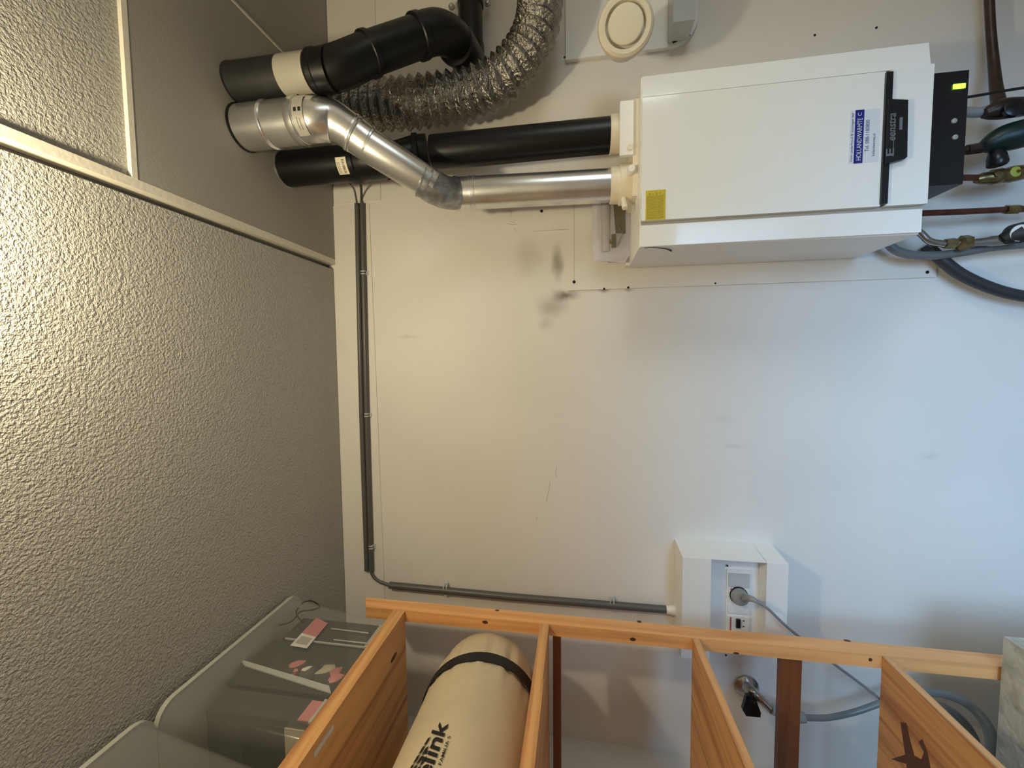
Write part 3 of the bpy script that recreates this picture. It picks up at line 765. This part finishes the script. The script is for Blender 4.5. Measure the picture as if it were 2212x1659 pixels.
# ------------------------------------------------------------------ conduit on the wall
cv = empty('vertical_trim_conduit', at(790, 900, 1.49), 'long dark grey conduit running along the top of the wall below the ceiling', 'conduit')
cv.name = 'cable_conduit'; WL[cv.name] = WL.pop('vertical_trim_conduit')
w0 = rad(at(780, 600, 1.49), 11, 1.0)
for s_ in (-1, 1):
    pts = [Q(777 + s_ * 5.6, 440, 1.488, w0), Q(780 + s_ * 5.6, 590, 1.488, w0), Q(787 + s_ * 5.6, 896, 1.488, w0), Q(796 + s_ * 5.0, 1180, 1.488, w0), Q(797.5 + s_ * 5.0, 1232, 1.488, w0)]
    tube('conduit_tube', smooth(pts, 4), M_conduit, cv, 14)
cw = at(780, 600, 1.49)
tube('bend', smooth([Q(799, 1222, 1.487, .0055), Q(805, 1243, 1.487, .0062), Q(820, 1256, 1.487, .0062), Q(850, 1266, 1.487, .0062)], 6), M_conduit, cv, 14)
h_ = empty('cable_conduit', at(1140, 1290, 1.487), 'single dark grey conduit running down the wall to the white outlet housing', 'conduit')
hr = rad(at(1100, 1290, 1.487), 15, 1.0)
tube('conduit_tube', [Q(842, 1264, 1.485, hr), Q(1100, 1289, 1.485, hr), Q(1441, 1317, 1.485, hr)], M_conduit, h_, 18)
tube('white_coupling', [Q(1439, 1317, 1.483, hr * 1.05), Q(1444, 1317.5, 1.483, hr * 1.08), Q(1452, 1318, 1.483, hr * 1.3), Q(1458, 1318.5, 1.483, hr * 1.3), Q(1460, 1318.5, 1.483, hr * 1.0)], M_whitep, h_, 18)
tag(h_.children[0]) if h_.children else None
wi = [smooth([Q(757, 398, 1.36, .0035), Q(766, 412, 1.42, .0035), Q(772, 445, 1.487, .0035)], 5), smooth([Q(779, 398, 1.49, .0035), Q(780, 420, 1.49, .0035), Q(781, 445, 1.489, .0035)], 5)]
for w_ in wi: tube('cable_end', w_, M_conduit, cv, 8)
# clips: one prototype, the others are copies
def make_clip(name, loc, vertical, label):
    t = empty(name, loc, label, 'clip', 'grey clips holding the conduit')
    lx, ly, lz = loc
    if vertical:   # conduit runs along X: clip band spans Z
        box('clip_foot', (lx - .008, ly + .003, lz - .026), (lx + .008, ly + .0105, lz - .016), M_lgrey, t, bevel=.001)
        box('clip_jaw', (lx - .007, ly - .012, lz - .021), (lx - .003, ly + .008, lz - .005), M_lgrey, t, bevel=.001)
        box('clip_jaw', (lx + .003, ly - .012, lz - .021), (lx + .007, ly + .008, lz - .005), M_lgrey, t, bevel=.001)
        box('clip_foot', (lx - .009, ly - .001, lz + .017), (lx + .009, ly + .010, lz + .022), M_black, t, bevel=.001)
    else:
        box('clip_foot', (lx + .012, ly + .001, lz - .008), (lx + .030, ly + .0125, lz + .008), M_lgrey, t, bevel=.001)
        box('clip_jaw', (lx + .010, ly - .010, lz - .008), (lx + .024, ly + .008, lz - .004), M_lgrey, t, bevel=.001)
        box('clip_jaw', (lx + .010, ly - .010, lz + .004), (lx + .024, ly + .008, lz + .008), M_lgrey, t, bevel=.001)
        box('clip_foot', (lx - .020, ly - .001, lz - .007), (lx - .012, ly + .010, lz + .007), M_lgrey, t, bevel=.001)
    return t
def dup(root, loc, label):
    r = root.copy(); COL.objects.link(r); r.location = loc; r['label'] = label
    for ch in list(root.children):
        c_ = ch.copy(); COL.objects.link(c_); c_.parent = r; c_.location = ch.location.copy()
    return r
c1 = make_clip('conduit_clip', tuple(at(780, 590, 1.488)), True, 'grey clip on the horizontal conduit nearest the pipes')
dup(c1, at(787.5, 896, 1.488), 'grey clip at the middle of the horizontal conduit below the ceiling')
dup(c1, at(797, 1180, 1.488), 'grey clip on the horizontal conduit just before its bend')
c2 = make_clip('conduit_clip', tuple(at(963, 1277, 1.486)), False, 'upper grey clip on the conduit running down beside the shelf')
dup(c2, at(1322, 1308, 1.486), 'lower grey clip on the conduit just above the outlet housing')

# ------------------------------------------------------------------ outlet housing
ob = empty('outlet_housing', at(1580, 1300, 1.44), 'white angular wall housing with a recessed plug socket and switch strip', 'outlet housing')
ft, fbm = at(1474.6, 1204.6, 1.385), at(1703, 1218.5, 1.385)
bt, bbm = at(1457.7, 1167.8, 1.5), at(1668.5, 1176.7, 1.5)
fx1, fx0 = ft.x, at(1632, 1437, 1.385).x
zt, zb = (ft.z + bt.z) / 2, (fbm.z + bbm.z) / 2
bx1, bx0 = fx1 + .012, fx0 - .008
yf = -.115; y0 = -.0005
rz0, rz1 = at(1535, 1300, 1.385).z, at(1654.6, 1300, 1.385).z       # recess top, bottom
rx1 = at(1590, 1211, 1.385).x
bm = bmesh.new()
def frus(bm, xa, xb, za, zb_):           # block piece tapering a little to the wall
    bm_box(bm, (xa, yf, zb_), (xb, y0, za))
frus(bm, fx0, fx1, zt, rz0)
obj('housing_block', bm, M_whitep, ob, bevel=.003)
bm = bmesh.new(); frus(bm, fx0 + .03, fx1, rz1, zb); obj('housing_block', bm, M_whitep, ob, bevel=.003)
bm = bmesh.new(); bm_hex(bm, [(rx1, yf, rz0), (fx1, yf, rz0), (bx1, y0, rz0), (rx1, y0, rz0)], [(rx1, yf, rz1), (fx1, yf, rz1), (bx1, y0, rz1), (rx1, y0, rz1)])
obj('housing_end', bm, M_whitep, ob)
bm = bmesh.new(); bm_hex(bm, [(fx1 - .0005, yf + .001, zt), (fx1 + .0005, yf + .001, zt), (bx1, y0, zt), (fx1 - .0005, y0, zt)], [(fx1 - .0005, yf + .001, zb), (fx1 + .0005, yf + .001, zb), (bx1, y0, zb), (fx1 - .0005, y0, zb)])
obj('housing_side', bm, M_whitep, ob)
yr_ = yf + .055
box('recess_floor', (fx0, yr_, rz1), (rx1, y0, rz0), M_whitep, ob)
dI = CD + yr_ - .006
mz0, mz1 = at(1572, 1300, dI).z, at(1617, 1300, dI).z
mx1 = at(1590, 1236, dI).x
rail = box('module_rail', (fx0 + .06, yr_ - .006, mz1 - .004), (mx1 + .008, yr_, mz0 + .004), M_whitep, ob, bevel=.002)
ya_ = yr_ - .010
xs_ = [at(1590, y_, dI).x for y_ in (1238, 1267, 1306, 1323, 1330, 1392)]
box('blank_module', (xs_[1], ya_, mz1), (xs_[0], yr_ - .006, mz0), M_lgrey, ob, bevel=.001)
box('socket_module', (xs_[3], ya_ - .002, mz1), (xs_[1] - .002, yr_ - .006, mz0), M_whitep, ob, bevel=.001)
sw = box('breaker_module', (xs_[5], ya_ - .002, mz1), (xs_[4], yr_ - .006, mz0), M_whitep, ob, bevel=.001)
box('red_line', (xs_[5] + .01, ya_ - .0035, mz0 - .010), (xs_[4] - .003, ya_ - .002, mz0 - .006), M_red, sw)
box('toggle', (xs_[4] - .036, ya_ - .008, at(1597, 1340, dI).z), (xs_[4] - .006, ya_ - .002, at(1588, 1340, dI).z), M_black, sw, bevel=.001)
for k in (0, 1):
    lathe('terminal', (xs_[4] - .012 - k * .02, ya_ - .002, at(1605, 1340, dI).z), (0, -1, 0), [(0, .0025), (.001, .002)], M_hole, sw, 8)
box('red_mark', (xs_[1] - .010, ya_ - .0035, mz0 - .010), (xs_[1] - .004, ya_ - .002, mz0 - .005), M_red, ob)
lathe('cover_screw', at(1571, 1222, dI - .0), (0, -1, 0), [(0, .0035), (.002, .003)], M_hole, ob, 10)
lathe('cover_screw', at(1568, 1415, dI - .0), (0, -1, 0), [(0, .0035), (.002, .003)], M_hole, ob, 10)
pc = at(1597, 1288, dI - .012)
lathe('socket_ring', pc + Vector((0, .006, 0)), (0, -1, 0), [(-.003, .029), (.001, .029), (.0015, .027)], M_black, ob, 32)
pg = empty('power_plug', pc, 'grey round power plug in the outlet housing with its cord trailing down', 'plug')
lathe('plug_body', pc + Vector((0, .003, 0)), (0, -1, 0), [(0, .0265), (.012, .0265), (.022, .022), (.026, .014)], M_cord, pg, 28)
tube('strain_relief', smooth([(pc + Vector((.002, -.014, -.010)), .013), (at(1622, 1293, 1.33), .009), (at(1640, 1302, 1.32), .0055)], 6), M_cord, pg, 16)
tube('cord', smooth([(at(1636, 1300, 1.32), .0045), (at(1660, 1316, 1.33), .0045), (at(1690, 1345, 1.35), .0045), (at(1722, 1372, 1.37), .0045), (at(1800, 1433, 1.40), .0045), (at(1850, 1470, 1.42), .0045), (at(1900, 1509, 1.44), .0045), (at(1960, 1560, 1.45), .0045), (at(2060, 1640, 1.45), .0045)], 6), M_cord, pg, 10)

# ------------------------------------------------------------------ tap and hose behind the shelf
tp = empty('garden_tap', at(1612, 1482, 1.47), 'tarnished wall tap with black lever seen between the shelf boards', 'tap')
lathe('wall_flange', at(1612, 1482, 1.495), (0, -1, 0), [(0, .040), (.006, .040), (.016, .030), (.022, .020), (.06, .018)], M_chrome, tp, 32)
tube('tap_body', smooth([(at(1612, 1482, 1.45), .016), (at(1628, 1497, 1.42), .017), (at(1645, 1512, 1.41), .014), (at(1664, 1530, 1.40), .013)], 5), M_chrome, tp, 18)
bm = bmesh.new()
lv = [at(1613, 1503, 1.385), at(1632, 1508, 1.385), at(1644, 1540, 1.375), at(1643, 1550, 1.375), at(1612, 1547, 1.375), at(1604, 1534, 1.378)]
bm_prism(bm, lv, (0, .014, 0)); obj('lever', bm, M_black, tp, bevel=.004)
lathe('lever_hub', at(1622, 1502, 1.40), (0, -1, 0), [(0, .013), (.02, .012), (.022, .008)], M_black, tp, 16)
hg = empty('garden_hose', at(1800, 1530, 1.42), 'blue-grey garden hose from the tap looping behind the lowest board', 'hose')
tube('hose_connector', [(at(1665, 1531, 1.40), .015), (at(1700, 1545, 1.40), .016), (at(1722, 1549, 1.40), .017), (at(1738, 1550, 1.40), .015)], M_greyp, hg, 18)
tube('hose_tube', smooth([(at(1736, 1550, 1.40), .009), (at(1790, 1550, 1.41), .009), (at(1850, 1537, 1.42), .009), (at(1905, 1518, 1.42), .009), (at(1975, 1500, 1.41), .009), (at(2030, 1498, 1.38), .011), (at(2085, 1518, 1.33), .012), (at(2128, 1560, 1.29), .013), (at(2143, 1610, 1.26), .013), (at(2140, 1680, 1.24), .013)], 7), M_hoseblue, hg, 18)
tube('hose_tube', smooth([(at(1975, 1520, 1.42), .010), (at(2020, 1522, 1.40), .011), (at(2065, 1545, 1.36), .012), (at(2100, 1588, 1.33), .012), (at(2112, 1640, 1.30), .012), (at(2112, 1700, 1.29), .012)], 7), M_hosegrey, hg, 18)

# ------------------------------------------------------------------ pine shelf unit (stands a little off the back wall)
S = 0.85
sx1 = -0.966 * S; sx0 = sx1 - .037; SXL = -1.40
yA, yB = -CD + 1.49 * S, -CD + 1.43 * S       # back and front face of the far upright
def zz(v): return CH + v * S
shelf = empty('pine_shelf_unit', (-1.1, -.65, zz(-1.29)), 'open pine shelving unit with ladder end frame standing along the left wall', 'shelving unit')
zbot = zz(-1.290); ztop = zz(.835)
yN = -CD - .45
for (xa, ya1, yb1_) in ((sx0, yB, yA), (SXL, yB, yA), (sx0, yN - .05, yN), (SXL, yN - .05, yN)):
    bm = bmesh.new()
    zt0 = ztop
    z0_ = 0.0
    bm_hex(bm, [(xa, ya1, z0_), (xa + .037, ya1, z0_), (xa + .037, yb1_, z0_), (xa, yb1_, z0_)],
           [(xa, ya1, zt0 - .01), (xa + .037, ya1, zt0 - .01), (xa + .037, yb1_, zt0 + .02), (xa, yb1_, zt0 + .02)])
    u = obj('upright', bm, M_pineV, shelf, bevel=.002)
    if ya1 == yB and xa == sx0: far_up = u
for px, py, w, h in ((1074, 1319, 9, 4), (1048, 1344, 12, 7), (1381, 1343, 9, 5), (1367, 1381, 11, 7), (1830, 1384, 12, 4), (1880, 1425, 6, 6), (1590, 1411, 10, 4)):
    side = (py < 1300 + (px - 790) * .0985 + 20)
    r = ray(px, py)
    if py in (1319, 1343, 1384):
        p = CAM + r * (sx1 / r.x); ax = (1, 0, 0)
    else:
        p = at(px, py, CD + yB); ax = (0, -1, 0)
    bmk = bmesh.new()
    ring = []
    for k in range(14):
        a = 2 * PI * k / 14
        if ax[0]: q = p + Vector((.0004, math.cos(a) * h * .0012, math.sin(a) * w * .0008))
        else: q = p + Vector((math.cos(a) * h * .0008, -.0004, math.sin(a) * w * .0008))
        ring.append(bmk.verts.new(q))
    bmk.faces.new(ring)
    obj('knot', bmk, M_knot, far_up)
boards = []
for (zt_b, th, nm) in ((.707, .047, 'top'), (.137, .032, 'b'), (-.389, .022, 'c'), (-.967, .022, 'd')):
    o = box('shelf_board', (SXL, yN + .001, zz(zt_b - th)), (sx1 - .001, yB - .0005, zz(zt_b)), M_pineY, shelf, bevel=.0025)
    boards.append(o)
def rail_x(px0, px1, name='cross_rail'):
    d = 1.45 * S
    box(name, (SXL + .037, -CD + d - .01, at(px1, 1500, d).z), (sx0 + .001, -CD + d + .012, at(px0, 1500, d).z), M_pineX_shaded, shelf, bevel=.002)
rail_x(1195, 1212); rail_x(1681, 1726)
box('edge_strip', (sx1 - .0005, yN + .02, zz(.137 - .036)), (sx1 + .006, -CD + .99, zz(.137 - .012)), M_pineY, shelf, bevel=.001)
# dark figure in the lowest board
bd = boards[3]
zq = zz(-.967) + .0006
def flat_shape(pts, par, m, z):
    bm_ = bmesh.new(); bm_.faces.new([bm_.verts.new(Vector((p.x, p.y, z))) for p in pts]); return obj('grain_figure', bm_, m, par)
fig = [(1945, 1560), (1958, 1562), (1966, 1600), (1975, 1632), (1990, 1640), (1996, 1625), (1984, 1602), (1992, 1596), (2003, 1625), (2010, 1658), (2005, 1700), (1960, 1700), (1958, 1650), (1925, 1640), (1955, 1630)]
flat_shape([atz(a, b, zq) for a, b in fig], bd, M_stain, zq)
zq3 = zz(-.389) + .0006
# knot under the top board
zt3 = zz(.707 - .047) - .0006
kn = [atz(a, b, zt3) for a, b in ((858, 1408), (862, 1390), (858, 1398), (849, 1425), (845, 1440), (847, 1420))]
bm_ = bmesh.new()
kc = atz(851, 1420, zt3)
bm_.faces.new([bm_.verts.new((kc.x + .008 * math.cos(2*PI*k/12), kc.y + .022 * math.sin(2*PI*k/12), zt3)) for k in range(12)])
obj('knot', bm_, M_knot, boards[0])
# white label under the top board
xk = sx1 - .05
stl = atz(700, 1600, zt3)
lb = box('price_label', (stl.x - .006, stl.y - .035, zt3 - .0006), (stl.x + .006, stl.y + .035, zt3 + .0002), M_paper, boards[0])
# foam block under the upright
zfo = zbot
fxr = at(2165, 1376, 1.30).x
zfo = at(2163, 1450, 1.205).z
fo = box('foam_block', (SXL, -CD + 1.09, 0.0), (at(2165, 1374, 1.205).x, -CD + 1.205, zfo), M_foam, bevel=.006)
tag(fo, 'rough off-white foam block standing in front of the pine shelf upright', 'foam block')

# ------------------------------------------------------------------ tent bag
zsh = zz(.137)
Rb = .162; bx = -1.012; bz = zsh + Rb
bag = empty('tent_bag', (bx, -.7, zsh), 'rolled beige canvas tent bag with black strap lying on the second shelf', 'bag')
prof = [(.42, .10), (.46, .145), (.52, .160), (.70, .162), (.95, .162), (1.06, .160), (1.09, .154), (1.12, .157), (1.19, .150), (1.235, .130), (1.258, .095), (1.268, .05), (1.270, .01)]
sm2 = smooth([(Vector((bx, -CD + d, bz)), r) for d, r in prof], 6)
rg = random.Random(11)
ph = [rg.uniform(0, 6.28) for _ in range(6)]
def bagf(i, a):
    d = sm2[i][0].y + CD
    k = math.exp(-((d - 1.12) / .07) ** 2)
    return 1 + .010 * math.sin(3 * a + ph[0]) * 1 + k * .022 * math.sin(17 * a + ph[1] + d * 8) + k * .014 * math.sin(29 * a + ph[2]) + .005 * math.sin(9 * a + 20 * d)
bm = bmesh.new(); bm_tube(bm, sm2, 96, True, bagf)
for v in bm.verts:
    if v.co.z < zsh + .001: v.co.z = zsh + .001
auto(obj('canvas_roll', bm, M_bag, bag), 1.2)
def hoop(name, d, w, R, m):
    bm_ = bmesh.new(); n = 64; rows = []
    for (yy_, rr_) in ((-w/2, R), (-w/2, R + .0025), (w/2, R + .0025), (w/2, R)):
        rows.append([bm_.verts.new((bx + rr_ * math.cos(2*PI*k/n), -CD + d + yy_ - .02 * math.sin(2*PI*k/n) , max(zsh + .0005, bz + rr_ * math.sin(2*PI*k/n)))) for k in range(n)])
    for r_ in range(4):
        for k in range(n):
            bm_.faces.new((rows[r_][k], rows[r_][(k+1) % n], rows[(r_+1) % 4][(k+1) % n], rows[(r_+1) % 4][k]))
    return auto(obj(name, bm_, m, bag), .9)
hoop('strap', 1.085, .034, .1625, M_strap)
def bagwrap(y0_, phi):                   # text along the roll, reading away from the camera
    def f(a, b):
        R_ = .1665
        an = phi + b / R_
        return Vector((bx + R_ * math.cos(an), y0_ + a, bz + R_ * math.sin(an)))
    return f
wrp = bagwrap(-CD + .664, math.radians(7))
letters('lettering', 'obelink', None, (1, 0, 0), (0, 0, 1), .035, M_ink, bag, width=.205, bold=.02, shear=.25, wrap=wrp)
letters('lettering', 'FAMILIA 5', None, (1, 0, 0), (0, 0, 1), .0068, M_ink, bag, width=.066, bold=.01, wrap=bagwrap(-CD + .766, math.radians(1.5)))
for k in range(7):
    for r_ in range(min(k, 2) + 1):
        a = .152 - .0195 * k - .004 * r_; b = .036 + .0050 * k - .0098 * r_
        bm_ = bmesh.new()
        bm_.faces.new([bm_.verts.new(wrp(x_, y_)) for x_, y_ in ((a, b), (a + .0165, b - .0040), (a + .0125, b + .0025), (a - .004, b + .0068))])
        obj('logo_dash', bm_, M_ink, bag)

# ------------------------------------------------------------------ clear storage tubs on the top board
zt1 = zz(.707) + .001
def tub(name, label, d0, d1, xr_b, xr_t, ztp, xl_, taper=.02):
    t = empty(name, ((xl_ + xr_b) / 2, -CD + (d0 + d1) / 2, zt1), label, 'storage box', 'clear storage boxes on the top shelf')
    def ring(x0, x1, ya, yb_, z, r, n=5):
        pts = []
        for cx, cy, a0 in ((x1 - r, yb_ - r, 0), (x0 + r, yb_ - r, PI/2), (x0 + r, ya + r, PI), (x1 - r, ya + r, 1.5 * PI)):
            for k in range(n + 1):
                a = a0 + PI/2 * k / n
                pts.append(Vector((cx + r * math.cos(a), cy + r * math.sin(a), z)))
        return pts
    lo_ = ring(xl_ + .03, xr_b, -CD + d0 + taper, -CD + d1 - taper, zt1, .03)
    hi_ = ring(xl_, xr_t - .008, -CD + d0, -CD + d1, ztp - .012, .04)
    bm_ = bmesh.new()
    A = [bm_.verts.new(p) for p in lo_]; B_ = [bm_.verts.new(p) for p in hi_]
    bm_.faces.new(A[::-1])
    for i in range(len(A)):
        j = (i + 1) % len(A); bm_.faces.new((A[i], A[j], B_[j], B_[i]))
    auto(obj('tub', bm_, M_tub, t), .8)
    bm_ = bmesh.new()
    r1 = ring(xl_ - .004, xr_t, -CD + d0 - .006, -CD + d1 + .006, ztp - .012, .045)
    r2 = ring(xl_ - .004, xr_t, -CD + d0 - .006, -CD + d1 + .006, ztp, .045)
    bm_hex(bm_, r1, r2)
    auto(obj('lid', bm_, M_rim, t), .5)
    return t
ztp = zz(0) - .0 + .93
ztp = ZC - .018
dn = (atz(335, 1545, ztp).y + CD); df_ = atz(640, 1277, ztp).y + CD
xt = atz(640, 1277, ztp).x
tub1 = tub('storage_box', 'clear plastic storage box filled with cases, at the far end of the top shelf', dn, df_, -.822, xt, ztp, -1.38)
dn2 = dn - .015
tub('storage_box', 'clear plastic storage box nearer the camera on the top shelf, partly cut off', .28, dn2, -.822, xt + .006, ztp, -1.38)
# contents of the far box
xin = -.842
def Cz(px, py, z): return atz(px, py, z)
cs = empty('plastic_case', (-.95, -CD + 1.10, zt1 + .004), 'smoky clear plastic case with a red and white label inside the far storage box', 'case')
dcA = atz(792, 1366, zt1 + .006).y + CD; dcB = df_ - .035
box('case_body', (-1.15, -CD + dcA, zt1 + .004), (xin + .006, -CD + dcB, ztp - .05), M_case, cs, bevel=.006)
M_edge = mat('clear_edge', (.46, .46, .43), .15)
box('edge_band', (xin + .0045, -CD + dcA - .002, zt1 + .003), (xin + .0085, -CD + dcB, zt1 + .015), M_edge, cs)
box('edge_band', (xin + .0035, -CD + dcA - .003, zt1 + .003), (xin + .0075, -CD + dcA + .001, ztp - .06), M_edge, cs)
lq = [(683, 1334), (708, 1346), (663, 1400), (627, 1394)]
def onx(px, py, x):
    r = ray(px, py); return CAM + r * (x / r.x)
for q_ in (((715, 1356.5), (796, 1366), (796, 1368.5), (715, 1358)), ((720, 1380.5), (794, 1388), (794, 1391), (720, 1382))):
    prism('edge_highlight_line', [onx(a, b, xin + .011) for a, b in q_], (-.001, 0, 0), M_edge, cs)  # pale strips painted in as highlights along the case edges
L4 = [onx(a, b, xin + .013) for a, b in lq]
Lm0 = L4[0].lerp(L4[3], .58); Lm1 = L4[1].lerp(L4[2], .58)
prism('red_label', [L4[0], L4[1], Lm1, Lm0], (-.001, 0, 0), M_pink, cs)
wl_ = prism('white_label', [Lm0, Lm1, L4[2], L4[3]], (-.001, 0, 0), M_paper, cs)
q0 = Lm0.lerp(L4[3], .2); q1 = Lm1.lerp(L4[2], .2); q2 = Lm1.lerp(L4[2], .8); q3 = Lm0.lerp(L4[3], .8)
prism('label_print', [q0.lerp(q1, .15), q0.lerp(q1, .85), q3.lerp(q2, .85), q3.lerp(q2, .15)], (.0006, 0, 0), mat('faint_print', (.40, .37, .33), .6), wl_)
cs2 = empty('plastic_case', (-.95, -CD + .98, zt1 + .004), 'dark clear case with pinkish items in the middle of the far storage box', 'case')
d2A = atz(711, 1481, zt1 + .01).y + CD; 
box('case_body', (-1.20, -CD + d2A, zt1 + .004), (xin + .006, -CD + dcA - .012, ztp - .028), M_case, cs2, bevel=.006)
bb_ = [onx(519, 1424, xin + .010), onx(528, 1437, xin + .010), onx(715, 1497, xin + .010), onx(711, 1481, xin + .010)]
prism('frosted_edge', bb_, (-.003, 0, 0), M_edge, cs2)
b3 = [onx(603, 1344, xin + .010), onx(519, 1424, xin + .010), onx(522, 1427, xin + .010), onx(607, 1346, xin + .010)]
prism('frosted_edge', b3, (-.003, 0, 0), M_edge, cs2)
for k, (px, py, r_, m_) in enumerate(((640, 1440, .034, M_pink), (662, 1448, .026, M_paper), (705, 1447, .036, M_tan), (632, 1455, .024, M_red), (725, 1462, .036, M_pink))):
    p = onx(px, py, xin + .0035)
    bm_ = bmesh.new(); bmesh.ops.create_icosphere(bm_, subdivisions=2, radius=r_)
    for v in bm_.verts: v.co = Vector((v.co.x * .5, v.co.y * .9, v.co.z * .8)) * (1 + .25 * math.sin(v.co.y * 130 + v.co.z * 90 + k)) + p + Vector((-.010, 0, 0))
    obj('toy_piece', bm_, m_, cs2, smooth=True)
cn = empty('lidded_container', (-.95, -CD + .84, zt1 + .004), 'clear rounded container with dark contents at the near end of the far storage box', 'container')
d3B = d2A - .012; d3A = onx(655, 1563, xin + .004).y + CD
bm_ = bmesh.new(); bm_box(bm_, (-1.20, -CD + d3A, zt1 + .004), (xin + .004, -CD + d3B, ztp - .045))
obj('container_body', bm_, M_case, cn, bevel=.03, seg=4)
box('dark_pack', (xin - .30, -CD + d3A - .003, zt1 + .075), (xin - .012, -CD + d3A + .02, zt1 + .19), M_dark, cn)
box('tan_pack', (xin - .30, -CD + d3A - .003, zt1 + .005), (xin - .012, -CD + d3A + .02, zt1 + .074), M_tan, cn)
box('red_strip', (xin - .004, -CD + d3A + .005, zt1 + .012), (xin + .0066, -CD + d3B - .005, zt1 + .045), M_pink, cn)
box('corner_rim', (xin + .004, -CD + d3A, zt1 + .003), (xin + .0095, -CD + d3B, zt1 + .014), M_edge, cn)
cb = tube('coiled_cable', smooth([(onx(a, b, xin + .020), .0022) for a, b in ((655, 1345), (640, 1325), (650, 1305), (668, 1298), (682, 1302), (690, 1312), (670, 1318), (648, 1322), (630, 1342), (600, 1350), (575, 1342))], 6), M_dark, None, 8)
tag(cb, 'thin dark cable coiled on top of the cases in the far storage box', 'cable')
cb2 = empty('dark_pouch', (-.95, -CD + .5, zt1 + .01), 'dark blue-grey pouch in the near storage box', 'pouch')
bm_ = bmesh.new(); bmesh.ops.create_icosphere(bm_, subdivisions=3, radius=.1)
for v in bm_.verts: v.co = Vector((v.co.x * .9, v.co.y * 1.5, v.co.z * .9 + .093)) + Vector((-.965, -CD + .48, zt1))
obj('pouch_body', bm_, M_bluec, cb2, smooth=True)
